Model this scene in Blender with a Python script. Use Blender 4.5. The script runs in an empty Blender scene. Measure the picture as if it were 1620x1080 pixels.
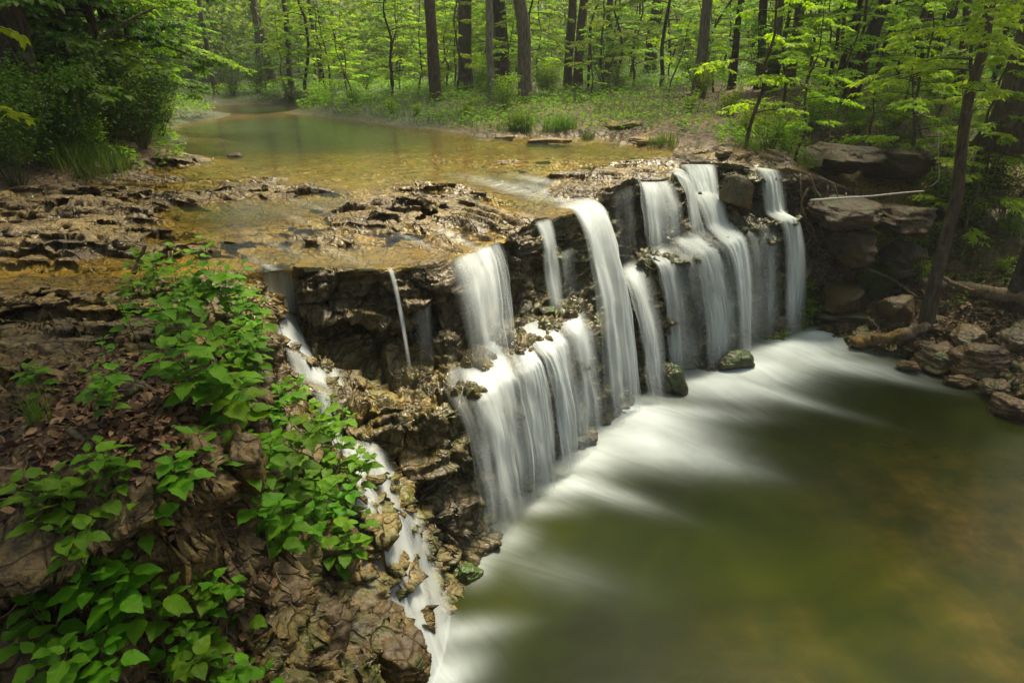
import bpy, math, random
import numpy as np
from mathutils import Vector, Matrix

random.seed(11)
rng = np.random.default_rng(11)
scene = bpy.context.scene
COL = scene.collection
PI = math.pi

# ------------------------------------------------------------------ camera frame
CAM_H, FPX = 1.70, 1080.0
PITCH = math.atan(470 / 1080.0)
CP, SP = math.cos(PITCH), math.sin(PITCH)
POOL = -2.40


def ground(px, py, z):
    """Where the sight line through a photograph point meets the level z."""
    u = (px - 810) / FPX
    v = (540 - py) / FPX
    t = (z - CAM_H) / (-SP + v * CP)
    return u * t, (CP + v * SP) * t


def project(x, y, z):
    z = z - CAM_H
    d = y * CP - z * SP
    up = y * SP + z * CP
    return 810 + FPX * x / d, 540 - FPX * up / d, d


# ------------------------------------------------------------------ noise
_perm = np.concatenate([np.random.default_rng(5).permutation(256)] * 3)
_g3 = np.array([[1, 1, 0], [-1, 1, 0], [1, -1, 0], [-1, -1, 0], [1, 0, 1], [-1, 0, 1], [1, 0, -1], [-1, 0, -1],
                [0, 1, 1], [0, -1, 1], [0, 1, -1], [0, -1, -1], [1, 1, 0], [-1, 1, 0], [0, -1, 1], [0, -1, -1]], float)


def perlin(x, y, z=None):
    x = np.asarray(x, float)
    y = np.asarray(y, float)
    z = np.zeros_like(x) if z is None else np.broadcast_to(np.asarray(z, float), x.shape)
    xi, yi, zi = np.floor(x).astype(int), np.floor(y).astype(int), np.floor(z).astype(int)
    xf, yf, zf = x - xi, y - yi, z - zi
    xi &= 255
    yi &= 255
    zi &= 255
    u, v, w = [t * t * t * (t * (t * 6 - 15) + 10) for t in (xf, yf, zf)]
    out = 0
    for i in (0, 1):
        for j in (0, 1):
            for k in (0, 1):
                g = _g3[_perm[_perm[_perm[xi + i] + yi + j] + zi + k] & 15]
                d = g[..., 0] * (xf - i) + g[..., 1] * (yf - j) + g[..., 2] * (zf - k)
                out = out + d * (u if i else 1 - u) * (v if j else 1 - v) * (w if k else 1 - w)
    return out


def fbm(x, y, z=None, oct=4, gain=0.5, ridged=False):
    s, a, f, n = 0, 1.0, 1.0, 0
    for o in range(oct):
        p = perlin(x * f + o * 17.3, y * f - o * 9.1, None if z is None else z * f + o * 3.7)
        if ridged:
            p = 1 - 2 * np.abs(p)
        s = s + a * p
        n += a
        a *= gain
        f *= 2.03
    return s / n


def _hash(i, j, k, c):
    return _perm[(_perm[(_perm[(_perm[i & 255] + j) & 255] + k) & 255] + c) & 255] / 255.0


def cells(x, y, z=None):
    """Random value of the nearest cell and the distance to its border (blocks and slabs of jointed rock)."""
    x, y = np.asarray(x, float), np.asarray(y, float)
    z0 = np.zeros_like(x) if z is None else np.asarray(z, float)
    xi, yi, zi = np.floor(x).astype(int), np.floor(y).astype(int), np.floor(z0).astype(int)
    f1, f2, val = np.full(x.shape, 9.), np.full(x.shape, 9.), np.zeros(x.shape)
    for i in (-1, 0, 1):
        for j in (-1, 0, 1):
            for k in ((0,) if z is None else (-1, 0, 1)):
                a, b, c = xi + i, yi + j, zi + k
                px, py = a + .1 + .8 * _hash(a, b, c, 1), b + .1 + .8 * _hash(a, b, c, 2)
                d = (x - px) ** 2 + (y - py) ** 2
                if z is not None:
                    d = d + (z0 - c - .1 - .8 * _hash(a, b, c, 3)) ** 2
                m = d < f1
                f2 = np.where(m, f1, np.minimum(f2, d))
                val = np.where(m, _hash(a, b, c, 4), val)
                f1 = np.where(m, d, f1)
    return val, np.sqrt(f2) - np.sqrt(f1)


def sstep(a, b, x):
    t = np.clip((x - a) / (b - a), 0, 1)
    return t * t * (3 - 2 * t)


def terrace(h, step, sharp=0.75):
    k = np.floor(h / step)
    f = h / step - k
    return (k + sstep(sharp, 1.0, f)) * step


class RBF:
    def __init__(self, pts):
        p = np.array(pts, float)
        self.xy, z = p[:, :2], p[:, 2]
        n = len(p)
        d = np.linalg.norm(self.xy[:, None] - self.xy[None], axis=2)
        A = np.zeros((n + 1, n + 1))
        A[:n, :n] = -d + np.eye(n) * -0.004
        A[:n, n] = A[n, :n] = 1
        self.w = np.linalg.solve(A, np.append(z, 0))

    def __call__(self, x, y):
        x = np.asarray(x, float)
        y = np.asarray(y, float)
        s = np.full(x.shape, self.w[-1])
        for (a, b), w in zip(self.xy, self.w[:-1]):
            s -= w * np.hypot(x - a, y - b)
        return s


def poly_dist(x, y, pts):
    """Distance to a polyline and the side (positive on the left of its direction)."""
    best = np.full(x.shape, 1e9)
    side = np.zeros(x.shape)
    for (ax, ay), (bx, by) in zip(pts[:-1], pts[1:]):
        dx, dy = bx - ax, by - ay
        t = np.clip(((x - ax) * dx + (y - ay) * dy) / (dx * dx + dy * dy), 0, 1)
        d = np.hypot(x - ax - t * dx, y - ay - t * dy)
        s = dx * (y - ay) - dy * (x - ax)
        m = d < best - 1e-9
        best = np.where(m, d, best)
        side = np.where(m, np.sign(s), side)
    return best, side


# ------------------------------------------------------------------ cliff stations: P0 lip, under, recess, ledge inner, ledge outer, base, below
ST = [
    [(-1.98, 5.92, -.10), (-1.96, 5.86, -.45), (-1.94, 5.92, -.66), (-1.86, 5.75, -.80), (-1.5, 4.95, -1.0), (-1.05, 4.35, -2.0), (-1.0, 4.3, -3)],
    [(-1.66, 6.00, -.13), (-1.60, 5.88, -.60), (-1.62, 6.12, -.74), (-1.52, 5.85, -.95), (-1.25, 4.95, -1.08), (-.92, 4.35, -2.4), (-.85, 4.3, -3)],
    [(-1.23, 6.06, -.18), (-1.15, 5.93, -.70), (-1.22, 6.25, -.84), (-1.08, 5.95, -1.05), (-.84, 5.0, -1.12), (-.52, 4.55, -2.4), (-.5, 4.5, -3)],
    [(-.94, 6.14, -.20), (-.86, 6.03, -.70), (-.95, 6.32, -.82), (-.82, 5.9, -1.1), (-.68, 5.05, -1.18), (-.42, 4.68, -2.4), (-.4, 4.6, -3)],
    [(-.70, 6.26, -.22), (-.63, 6.16, -.55), (-.67, 6.36, -.72), (-.56, 5.85, -1.1), (-.50, 5.18, -1.2), (-.34, 4.9, -2.4), (-.3, 4.8, -3)],
    [(-.33, 6.98, -.25), (-.29, 6.90, -.52), (-.31, 7.0, -.72), (-.22, 6.45, -1.1), (-.10, 5.72, -1.18), (.0, 5.5, -2.4), (.05, 5.4, -3)],
    [(-.12, 7.12, -.22), (-.06, 7.06, -.52), (-.08, 7.12, -.80), (.02, 6.75, -1.1), (.16, 5.98, -1.17), (.26, 5.8, -2.4), (.3, 5.7, -3)],
    [(.02, 7.16, -.10), (.07, 7.08, -.50), (.03, 7.18, -.82), (.10, 6.92, -1.1), (.26, 6.15, -1.15), (.38, 6.0, -2.4), (.4, 5.9, -3)],
    [(.14, 7.36, -.10), (.20, 7.28, -.50), (.16, 7.38, -.80), (.24, 7.1, -1.08), (.42, 6.4, -1.14), (.56, 6.25, -2.4), (.6, 6.2, -3)],
    [(.64, 8.00, -.12), (.70, 7.94, -.50), (.66, 7.97, -.80), (.74, 7.65, -1.06), (.80, 7.1, -1.14), (.92, 6.8, -2.4), (.95, 6.7, -3)],
    [(1.00, 8.42, -.11), (1.06, 8.36, -.50), (1.08, 8.32, -.95), (1.18, 8.15, -1.4), (1.26, 7.7, -1.7), (1.42, 7.3, -2.4), (1.45, 7.2, -3)],
    [(1.08, 8.70, -.02), (1.14, 8.62, -.45), (1.16, 8.56, -.9), (1.24, 8.4, -1.35), (1.38, 7.95, -1.7), (1.55, 7.55, -2.4), (1.6, 7.5, -3)],
    [(1.66, 9.34, .05), (1.71, 9.28, -.32), (1.72, 9.22, -.70), (1.68, 8.9, -.83), (1.72, 8.3, -.88), (1.98, 8.0, -2.4), (2.0, 7.9, -3)],
    [(1.76, 9.44, -.04), (1.80, 9.38, -.36), (1.80, 9.34, -.70), (1.80, 9.0, -.82), (1.86, 8.4, -.87), (2.10, 8.1, -2.4), (2.1, 8.0, -3)],
    [(2.14, 9.62, -.06), (2.18, 9.56, -.40), (2.18, 9.52, -.70), (2.22, 9.2, -.80), (2.3, 8.65, -.85), (2.52, 8.35, -2.4), (2.5, 8.2, -3)],
    [(2.40, 10.2, -.02), (2.44, 10.1, -.30), (2.44, 9.95, -.60), (2.52, 9.55, -.78), (2.64, 8.95, -.83), (2.86, 8.65, -2.4), (2.9, 8.5, -3)],
    [(2.66, 10.85, -.03), (2.68, 10.7, -.18), (2.72, 10.4, -.36), (2.78, 9.9, -.74), (2.9, 9.15, -.84), (3.14, 8.85, -2.4), (3.1, 8.8, -3)],
    [(3.10, 10.85, -.03), (3.10, 10.7, -.20), (3.10, 10.4, -.38), (3.14, 10.0, -.72), (3.24, 9.45, -.82), (3.48, 9.15, -2.4), (3.5, 9.0, -3)],
    [(3.30, 10.68, .0), (3.33, 10.6, -.32), (3.34, 10.5, -.58), (3.42, 10.2, -.67), (3.54, 9.75, -.76), (3.78, 9.4, -2.4), (3.8, 9.3, -3)],
    [(3.62, 10.46, -.02), (3.65, 10.4, -.35), (3.65, 10.38, -.58), (3.70, 10.2, -.64), (3.86, 9.9, -.72), (4.08, 9.65, -2.4), (4.1, 9.5, -3)],
    [(3.98, 10.52, -.05), (4.02, 10.47, -.35), (4.04, 10.44, -.58), (4.08, 10.3, -.64), (4.28, 10.1, -.73), (4.52, 9.95, -2.4), (4.5, 9.8, -3)],
    [(4.36, 10.62, -.10), (4.42, 10.56, -.5), (4.45, 10.52, -.9), (4.56, 10.44, -1.3), (4.72, 10.34, -1.8), (4.88, 10.22, -2.4), (4.9, 10.1, -3)],
    [(4.92, 10.8, -.28), (4.98, 10.7, -.7), (5.02, 10.64, -1.1), (5.12, 10.5, -1.5), (5.3, 10.25, -1.85), (5.36, 9.7, -2.4), (5.4, 9.5, -3)],
    [(5.6, 11.2, -.5), (5.66, 11.1, -.8), (5.7, 11.05, -1.1), (5.78, 10.95, -1.4), (5.9, 10.75, -1.75), (6.0, 10.4, -2.1), (6.0, 10.2, -3)],
]
ST = np.array(ST, float)
NS = len(ST)


def stations(s):
    """Cliff profile interpolated at station coordinates s (array) -> (n, 7, 3)."""
    s = np.clip(np.asarray(s, float), 0, NS - 1.0001)
    i = np.floor(s).astype(int)
    f = (s - i)[:, None, None]
    i0, i2, i3 = np.clip(i - 1, 0, NS - 1), np.clip(i + 1, 0, NS - 1), np.clip(i + 2, 0, NS - 1)
    lin = ST[i] * (1 - f) + ST[i2] * f
    p0, p1, p2, p3 = ST[i0], ST[i], ST[i2], ST[i3]
    cr = .5 * (2 * p1 + (p2 - p0) * f + (2 * p0 - 5 * p1 + 4 * p2 - p3) * f ** 2 + (3 * p1 - p0 - 3 * p2 + p3) * f ** 3)
    return .55 * lin + .45 * cr


_sd = np.linspace(0, NS - 1, 400)
_lip = stations(_sd)[:, 0, :2]
_tan = np.gradient(_lip, axis=0)
for _ in range(12):
    _tan[1:-1] = (_tan[:-2] + 2 * _tan[1:-1] + _tan[2:]) / 4
_tan /= np.linalg.norm(_tan, axis=1)[:, None]
_nrm = np.stack([_tan[:, 1], -_tan[:, 0]], 1)


def lip_normal(s):
    n = np.stack([np.interp(s, _sd, _nrm[:, 0]), np.interp(s, _sd, _nrm[:, 1])], 1)
    return n / np.linalg.norm(n, axis=1)[:, None]


# ------------------------------------------------------------------ terrain control points
def gp(lst):
    return [(*ground(px, py, max(z, 0) if py < 250 else z), z) for px, py, z in lst]


W_CTRL = gp([(285, 138, 0), (500, 190, 0), (300, 250, 0), (450, 262, 0), (600, 255, 0), (750, 250, 0), (900, 240, 0), (1050, 240, 0), (1150, 245, 0),
             (180, 300, 0), (300, 290, 0), (420, 285, 0),
             (270, 345, -.07), (400, 340, -.08), (520, 330, -.07), (600, 300, -.01), (700, 290, -.01), (480, 352, -.10), (340, 360, -.09),
             (830, 282, -.02), (780, 300, -.06), (850, 308, -.09), (930, 318, -.105), (860, 332, -.11), (880, 282, -.01), (960, 268, 0),
             (650, 385, -.175), (720, 372, -.19), (560, 395, -.15), (450, 410, -.14), (400, 425, -.15), (690, 412, -.205), (760, 388, -.235),
             (100, 415, -.12), (0, 425, -.12), (620, 365, -.12), (720, 345, -.10), (760, 330, -.09),
             (1100, 258, -.02), (1200, 268, -.02)])
WAT = RBF(W_CTRL)

UP = gp([(330, 150, -.35), (300, 142, -.3), (420, 168, -.35), (480, 190, -.3), (400, 205, -.32), (330, 205, -.25), (560, 200, -.22), (640, 212, -.12),
         (300, 235, -.14), (420, 240, -.12), (520, 245, -.08), (620, 250, -.06), (720, 240, -.07), (820, 240, -.085), (950, 245, -.085), (1030, 245, -.07), (880, 228, -.06), (980, 232, -.06),
         (700, 268, -.045), (600, 278, -.045), (480, 272, -.07), (300, 278, -.07), (380, 272, -.08), (520, 290, -.05), (450, 300, -.04),
         # rock ridges standing out of the water
         (0, 335, 0.039), (80, 338, 0.045), (150, 328, 0.045), (250, 322, 0.045), (300, 308, 0.045), (340, 300, 0.039), (420, 292, 0.033), (200, 305, 0.033),
         (480, 305, 0.003), (560, 318, 0.003), (600, 312, 0.015), (640, 310, 0.033), (700, 318, 0.027), (730, 335, 0.003), (660, 335, -0.003), (600, 338, -0.015),
         (820, 262, 0.009), (900, 262, 0.012), (1000, 262, 0.024), (1050, 252, 0.015), (870, 276, 0.033), (930, 284, 0.039), (990, 274, 0.045), (900, 290, 0.015),
         (770, 318, -0.027), (745, 345, -0.033), (700, 358, -0.051),
         # near pools and wet steps
         (270, 352, -0.180), (400, 345, -0.190), (500, 338, -0.180), (560, 335, -0.130), (350, 358, -0.180),
         (290, 376, -.06), (400, 372, -.06), (450, 365, -.05), (500, 372, -.06), (540, 378, -.09), (560, 362, -.06), (600, 358, -.06), (640, 362, -.08), (620, 375, -.13), (430, 385, -.10), (690, 350, -.06), (660, 345, -.04), (340, 385, -.08),
         (735, 302, .01), (800, 290, -0.140), (850, 305, -0.200), (920, 312, -0.195), (850, 328, -0.195), (800, 340, -0.160), (780, 300, -0.150), (830, 280, -0.120), (760, 360, -0.120), (700, 368, -0.150),
         (650, 390, -0.235), (720, 378, -0.250), (560, 398, -0.215), (480, 405, -0.200), (400, 415, -0.210),
         (0, 380, 0.020), (100, 372, 0.020), (200, 372, -0.010), (250, 400, -0.090), (180, 400, -0.080),
         # banks
         (450, 155, .15), (400, 146, .15), (600, 178, .12), (700, 193, .10), (800, 200, .12), (900, 200, .12), (960, 205, .12), (1000, 195, .2),
         (860, 217, .02), (930, 216, .03), (1060, 222, .08), (1080, 200, .25), (1150, 225, .22), (1200, 245, .12), (1240, 255, .05), (1120, 245, .03),
         (0, 292, .10), (100, 268, .16), (200, 258, .12), (255, 225, .10), (268, 185, .12), (272, 160, .15), (240, 268, .01), (120, 300, .02), (200, 287, .02),
         (300, 222, -.01), (345, 217, -.02), (300, 134.5, -.2), (345, 135, -.2), (255, 138, .3), (265, 150, .3), (262, 175, .25), (385, 137, .3), (405, 143, .25), (330, 117, .4), (450, 151, .25), (520, 164, .22), (580, 173, .2), (640, 184, .16), (235, 240, .2)])
UP += [(0, 25, .5), (8, 25, .6), (15, 25, 1), (0, 40, 1.0), (15, 40, 1.5), (-8, 45, .9), (25, 30, 1.8), (30, 60, 5), (0, 65, 4), (-30, 60, 5), (-22, 40, 1.6),
       (-8, 12, .7), (-11, 18, 1.0), (-17, 26, .8), (-25, 30, 3), (-10, 8, .8), (-8, 6, .4), (-20, 38, .6), (0, 120, 10), (60, 100, 12), (-60, 100, 12),
       (5.3, 11.5, -.45), (6.2, 11.7, -.58), (7, 12, -.5), (6.2, 12.6, -.35), (5.2, 12.4, -.15), (6.7, 13.8, .3), (8, 14, .35), (10, 15, .6),
       (9, 12.5, -.25), (12, 13, .2), (14, 18, 1.2), (20, 14, 1.4), (4.4, 11.4, .0), (4.3, 12.2, .12), (3, 11.6, -.01),
       (5.2, 13.0, .15), (5.9, 12.9, -.1), (5.9, 13.2, .25), (7.2, 13.0, -.2), (7.2, 13.4, .25),
       (-3, 5.6, -.15), (-3.9, 5.6, -.17), (-5, 5.8, .04), (-2.3, 6.0, -.15)]
HUPF = RBF(UP)

LOW = [(0, 3, -3.2), (2, 5, -3.2), (4, 7, -3.1), (2, 2, -3.2), (5, 4, -3.1), (7, 2, -3), (.6, 5.2, -3.1), (2.5, 7.2, -3.1), (4.2, 8.8, -3), (1.2, 9, -3), (2.6, 10, -3), (-.5, 6.2, -2.6),
       (4.99, 9.35, -2.42), (5.39, 9.0, -2.42), (5.7, 8.57, -2.42), (6.04, 8.0, -2.42), (6.3, 7.3, -2.42), (6.5, 6.4, -2.42), (6.8, 5, -2.42), (4.8, 9.0, -2.75), (5.4, 8.3, -2.75), (5.8, 7.4, -2.75),
       (5.25, 9.6, -2.28), (5.6, 9.35, -2.25), (5.95, 8.95, -2.22), (6.35, 8.4, -2.2), (6.8, 7.6, -2.15),
       (6.1, 9.6, -2.02), (6.5, 10.4, -1.85), (5.8, 10.3, -1.95), (7.2, 10.3, -1.65), (8, 10, -1.3), (7.5, 8.8, -1.75), (7.2, 8.0, -1.9), (9, 8, -1), (9, 6, -1), (8, 5.5, -1.6), (7.3, 5.5, -2.1), (10, 10, -.6), (11, 11.5, -.1), (7.6, 11.2, -1.2), (6.6, 11.1, -1.65), (8.6, 11.2, -.9), (5.4, 10.4, -2.1),
       # cascade
       (-2.0, 5.80, -.62), (-1.85, 5.6, -.74), (-1.75, 5.35, -.80), (-1.6, 5.0, -.92), (-1.31, 4.46, -1.22), (-1.1, 4.2, -1.42), (-.88, 3.95, -1.68), (-.72, 3.62, -2.08), (-.55, 3.42, -2.45), (-.35, 3.25, -2.95),
       (-1.4, 5.3, -.98), (-1.05, 4.7, -1.3), (-.7, 4.3, -1.85), (-.4, 4.1, -2.65), (-.2, 4.6, -2.9),
       # bank edge, top then foot
       (-2.5, 5.75, -.13), (-2.35, 5.3, -.16), (-2.12, 4.8, -.14), (-1.8, 4.4, -.12), (-1.64, 3.7, -.12), (-1.53, 3.1, -.10), (-1.42, 2.66, -.10), (-1.58, 2.42, -.08), (-1.95, 2.28, -.08), (-2.6, 2.1, -.05), (-3.5, 1.9, 0), (-5, 1.6, .1),
       (-2.1, 5.25, -.6), (-1.88, 4.75, -.78), (-1.6, 4.35, -.95), (-1.46, 3.7, -1.0), (-1.38, 3.15, -.85), (-1.27, 2.58, -.78), (-1.5, 2.24, -.72), (-1.9, 2.1, -.68), (-2.6, 1.92, -.6), (-3.5, 1.7, -.5), (-5, 1.3, -.4),
       (-1.28, 2.9, -.9), (-1.24, 3.45, -1.2), (-1.06, 3.62, -1.42), (-.98, 3.03, -1.5), (-.76, 3.2, -1.95), (-.6, 3.1, -2.5), (-1.15, 2.5, -1.15), (-.85, 2.5, -1.7), (-.55, 2.4, -2.5),
       (-1.3, 2.0, -.9), (-.9, 1.8, -1.35), (-.5, 1.6, -2.2), (0, 1.2, -2.6), (-1.2, 1.2, -.6), (-2, 1.5, -.62), (-.5, .6, -.6), (0, 0, -.1), (-2, 0, .1), (1, 0, -.4), (2, .3, -2.4), (1, .8, -2.6),
       # bank top
       (-2.5, 3.4, 0), (-2.0, 3.0, -.04), (-3, 4.5, -.04), (-2.4, 4.5, -.05), (-2.7, 5.3, -.08), (-3.3, 5.35, -.16), (-4, 5.4, -.17), (-3.5, 2.5, .08), (-5, 4, .1), (-6, 5.5, .1), (-2.0, 3.8, -.06), (-8, 5, .3), (-5.2, 5.7, .03)]
HLOWF = RBF(LOW)

DIV = [(-40, 9.0), (-12, 6.6), (-4.2, 5.75), (-2.7, 5.75), (-2.35, 6.2), (-1.3, 6.5), (-.98, 6.68), (-.72, 7.22), (-.28, 7.68), (.28, 8.32), (.72, 9.08), (1.28, 9.78),
       (1.82, 10.12), (2.02, 10.62), (2.4, 11.32), (3.2, 11.3), (3.7, 10.95), (4.3, 11.05), (4.85, 11.22), (5.5, 11.55), (6.6, 11.6), (7.6, 11.8), (9.5, 12.1), (14, 13), (40, 14)]


def rock_mask(x, y, h):
    """1 on bare rock, 0 on soil (from world position)."""
    r = sstep(.16, .04, h + .06 * fbm(x * .8, y * .8, oct=3)) * sstep(15.5, 13.5, y - .25 * x)
    soil_left = sstep(.55, .0, np.hypot((x + 1.75) / .75, (y - 3.1) / .95) - .55 + .35 * fbm(x * 1.7, y * 1.7 + 5, oct=3))
    r = r * (1 - soil_left * (y > 1.6))
    rb = sstep(5.1, 5.6, x) * sstep(12.2, 11.4, y) * sstep(4, 5, y)
    r = r * (1 - rb * .75)
    return r


def shelf_fine(x, y):
    return fbm(x * 7, y * 9, oct=4, gain=.55) * .016 + fbm(x * 34, y * 34, oct=3) * .005


def shelf_relief(x, y):
    """Bedded limestone: flat slabs at slightly different levels, long ledges across the stream, cracks between."""
    wx = x + .22 * fbm(x * 1.6, y * 1.6, oct=4) + .022 * fbm(x * 8, y * 8, oct=3)
    wy = y + .18 * fbm(x * 1.6 + 40, y * 1.6, oct=4) + .022 * fbm(x * 8 + 9, y * 8, oct=3)
    bed = terrace(fbm(wx * .55, wy * 1.5, oct=4, gain=.5) * .30 + .5, .05, .88) - .5
    v, e = cells(wx * .8, wy * 2.2)
    v2, e2 = cells(wx * 2.4 + 7, wy * 5.0)
    crack = -.06 * sstep(.07, .0, e) - .025 * sstep(.07, .0, e2)
    return bed + (v - .5) * .075 + (v2 - .5) * .030 + crack


def shelf_amp(base, x, y):
    d = base - WAT(x, y)
    return .30 + .75 * sstep(-.06, .04, d)


def height(x, y, detail=True):
    x = np.asarray(x, float)
    y = np.asarray(y, float)
    d, side = poly_dist(x, y, DIV)
    sd = d * side
    mid = ((x > -2.6) & (x < 6.2))
    wdt = np.where(mid, .02, .3)
    k = sstep(-1, 1, sd / wdt)
    hu, hl = HUPF(x, y), HLOWF(x, y)
    far = sstep(11, 30, np.hypot(x, y))
    base = hl * (1 - k) + hu * k
    rk = rock_mask(x, y, hu * k + (1 - k) * np.maximum(hl, -.3) * (hl > -.4))
    if not detail:
        return base, rk, k
    low = (1 - k) * (base < -.35)
    wx, wy = x + .25 * fbm(x * 1.3, y * 1.3, oct=3), y + .25 * fbm(x * 1.3 + 40, y * 1.3, oct=3)
    strata = shelf_relief(x, y)
    fine = shelf_fine(x, y)
    pit = -np.clip(fbm(x * 5 + 9, y * 7, oct=4) - .18, 0, 1) * .07
    amp = shelf_amp(base, x, y)
    hr = (strata * amp + fine * (.3 + .7 * amp) + pit * .7 * amp)
    dry_ = .15 + .85 * sstep(-.02, .22, base)
    hs = (fbm(x * 1.6, y * 1.6, oct=5) * .10 + fbm(x * 12, y * 12, oct=3) * .015 + far * fbm(x * .2, y * .2, oct=3) * .4) * dry_
    bv, be = cells(wx * 2.6, wy * 2.6)
    hrlow = terrace(fbm(wx * 1.8, wy * 1.8, oct=4, gain=.5) * .4 + 1, .09, .75) - 1 + (bv - .5) * .14 - .05 * sstep(.08, 0, be) + fine * 1.4 + pit
    out = base + rk * hr * (1 - low) + (1 - rk) * hs * (1 - low) + low * hrlow * sstep(-2.9, -2.2, base)
    return out, rk, k


def hz(x, y):
    return height(np.atleast_1d(np.asarray(x, float)), np.atleast_1d(np.asarray(y, float)))[0]


def on_ground(px, py, z0=0.0, n=6):
    """World point where the sight line through a photo point meets the terrain."""
    z = z0
    for _ in range(n):
        x, y = ground(px, py, z)
        z = .5 * z + .5 * float(hz(x, y)[0])
    x, y = ground(px, py, z)
    return x, y, float(hz(x, y)[0])


# ------------------------------------------------------------------ mesh helpers
def mesh_from(name, V, F, mat=None, attrs=None, smooth=True, uv=None):
    V = np.asarray(V, np.float32)
    me = bpy.data.meshes.new(name)
    if isinstance(F, np.ndarray):
        n, k = F.shape
        me.vertices.add(len(V))
        me.vertices.foreach_set('co', V.ravel())
        me.loops.add(n * k)
        me.loops.foreach_set('vertex_index', F.astype(np.int32).ravel())
        me.polygons.add(n)
        me.polygons.foreach_set('loop_start', np.arange(n, dtype=np.int32) * k)
        me.update(calc_edges=True)
    else:
        me.from_pydata([tuple(v) for v in V], [], F)
        n = len(F)
    if smooth:
        me.polygons.foreach_set('use_smooth', np.ones(n, bool))
    for k_, a in (attrs or {}).items():
        a = np.asarray(a, np.float32)
        at = me.attributes.new(k_, 'FLOAT', 'POINT')
        at.data.foreach_set('value', a)
    if mat:
        me.materials.append(mat)
    me.update()
    return me


def link(name, me, parent=None, loc=(0, 0, 0), **props):
    o = bpy.data.objects.new(name, me)
    COL.objects.link(o)
    o.location = loc
    if parent:
        o.parent = parent
    for k, v in props.items():
        if v:
            o[k] = v
    return o


def thing(name, label, category, loc=(0, 0, 0), rz=0.0, group=None):
    o = bpy.data.objects.new(name, None)
    COL.objects.link(o)
    o.empty_display_size = .1
    o.location = loc
    o.rotation_euler = (0, 0, rz)
    o['label'] = label
    o['category'] = category
    if group:
        o['group'] = group
    return o


def copy_thing(src, loc, rz=0.0, sc=1.0, label=None, tilt=(0, 0), group=None):
    c = src.copy()
    COL.objects.link(c)
    c.location = loc
    c.rotation_euler = (tilt[0], tilt[1], rz)
    c.scale = (sc, sc, sc)
    if label:
        c['label'] = label
    if group:
        c['group'] = group
    for ch in src.children:
        d = ch.copy()
        COL.objects.link(d)
        d.parent = c
        for g in ch.children:
            e = g.copy()
            COL.objects.link(e)
            e.parent = d
    return c


def grid_faces(nu, nv):
    i = np.arange(nu - 1)[:, None] * nv + np.arange(nv - 1)[None]
    i = i.ravel()
    return np.stack([i, i + nv, i + nv + 1, i + 1], 1)


class MB:
    """Collects quads into one mesh."""

    def __init__(self):
        self.V, self.F, self.A, self.n = [], [], {}, 0

    def add(self, V, F, **attrs):
        V = np.asarray(V, float).reshape(-1, 3)
        self.V.append(V)
        self.F.append(np.asarray(F) + self.n)
        for k, a in attrs.items():
            self.A.setdefault(k, []).append(np.broadcast_to(np.asarray(a, float), (len(V),)))
        self.n += len(V)

    def tube(self, pts, rad, sides=8, lump=0.0, seed=0.0, cap=True):
        pts = np.asarray(pts, float)
        n = len(pts)
        rad = np.broadcast_to(np.asarray(rad, float), (n,)).copy()
        t = np.gradient(pts, axis=0)
        t /= np.linalg.norm(t, axis=1)[:, None] + 1e-9
        ref = np.array([1., 0, 0]) if abs(t[0, 0]) < .8 else np.array([0, 1., 0])
        a = np.cross(t, ref)
        a /= np.linalg.norm(a, axis=1)[:, None] + 1e-9
        b = np.cross(t, a)
        th = np.linspace(0, 2 * PI, sides, endpoint=False)
        c, s = np.cos(th), np.sin(th)
        R = rad[:, None] * np.ones(sides)
        if lump:
            zz = np.linspace(0, n * .35, n)[:, None]
            R = R * (1 + lump * perlin(c[None] * 1.6 + seed + 0 * zz, s[None] * 1.6 + 0 * zz, zz + seed))
        V = pts[:, None] + R[..., None] * (c[None, :, None] * a[:, None] + s[None, :, None] * b[:, None])
        V = V.reshape(-1, 3)
        i = (np.arange(n - 1)[:, None] * sides)
        j = np.arange(sides)[None]
        j2 = (j + 1) % sides
        F = np.stack([(i + j).ravel(), (i + j2).ravel(), (i + sides + j2).ravel(), (i + sides + j).ravel()], 1)
        if cap:
            V = np.vstack([V, pts[0], pts[-1]])
            e = n * sides
            q = np.arange(0, sides, 2)
            F = np.vstack([F, np.stack([np.full(len(q), e), (q + 2) % sides, (q + 1) % sides, q], 1),
                           np.stack([np.full(len(q), e + 1), (n - 1) * sides + q, (n - 1) * sides + (q + 1) % sides, (n - 1) * sides + (q + 2) % sides], 1)])
        self.add(V, F)

    def leaves(self, pos, d, nrm, L, Wd, tint, fold=.18):
        """Four-cornered leaves: pos base, d direction, nrm leaf normal."""
        pos = np.asarray(pos, float)
        d = d / (np.linalg.norm(d, axis=1)[:, None] + 1e-9)
        s = np.cross(d, nrm)
        s /= np.linalg.norm(s, axis=1)[:, None] + 1e-9
        up = np.cross(s, d)
        L = np.broadcast_to(L, (len(pos),))[:, None]
        Wd = np.broadcast_to(Wd, (len(pos),))[:, None]
        m = pos + d * L * .45
        V = np.stack([pos, m + s * Wd * .5 + up * L * fold * .5, pos + d * L - up * L * fold, m - s * Wd * .5 + up * L * fold * .5], 1).reshape(-1, 3)
        F = np.arange(len(V)).reshape(-1, 4)
        self.add(V, F, tint=np.repeat(np.broadcast_to(tint, (len(pos),)), 4))

    def mesh(self, name, mat, smooth=True):
        A = {}
        for k, l in self.A.items():
            a = np.concatenate(l)
            if len(a) == self.n:
                A[k] = a
        return mesh_from(name, np.vstack(self.V), np.vstack(self.F), mat, A, smooth)


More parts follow.
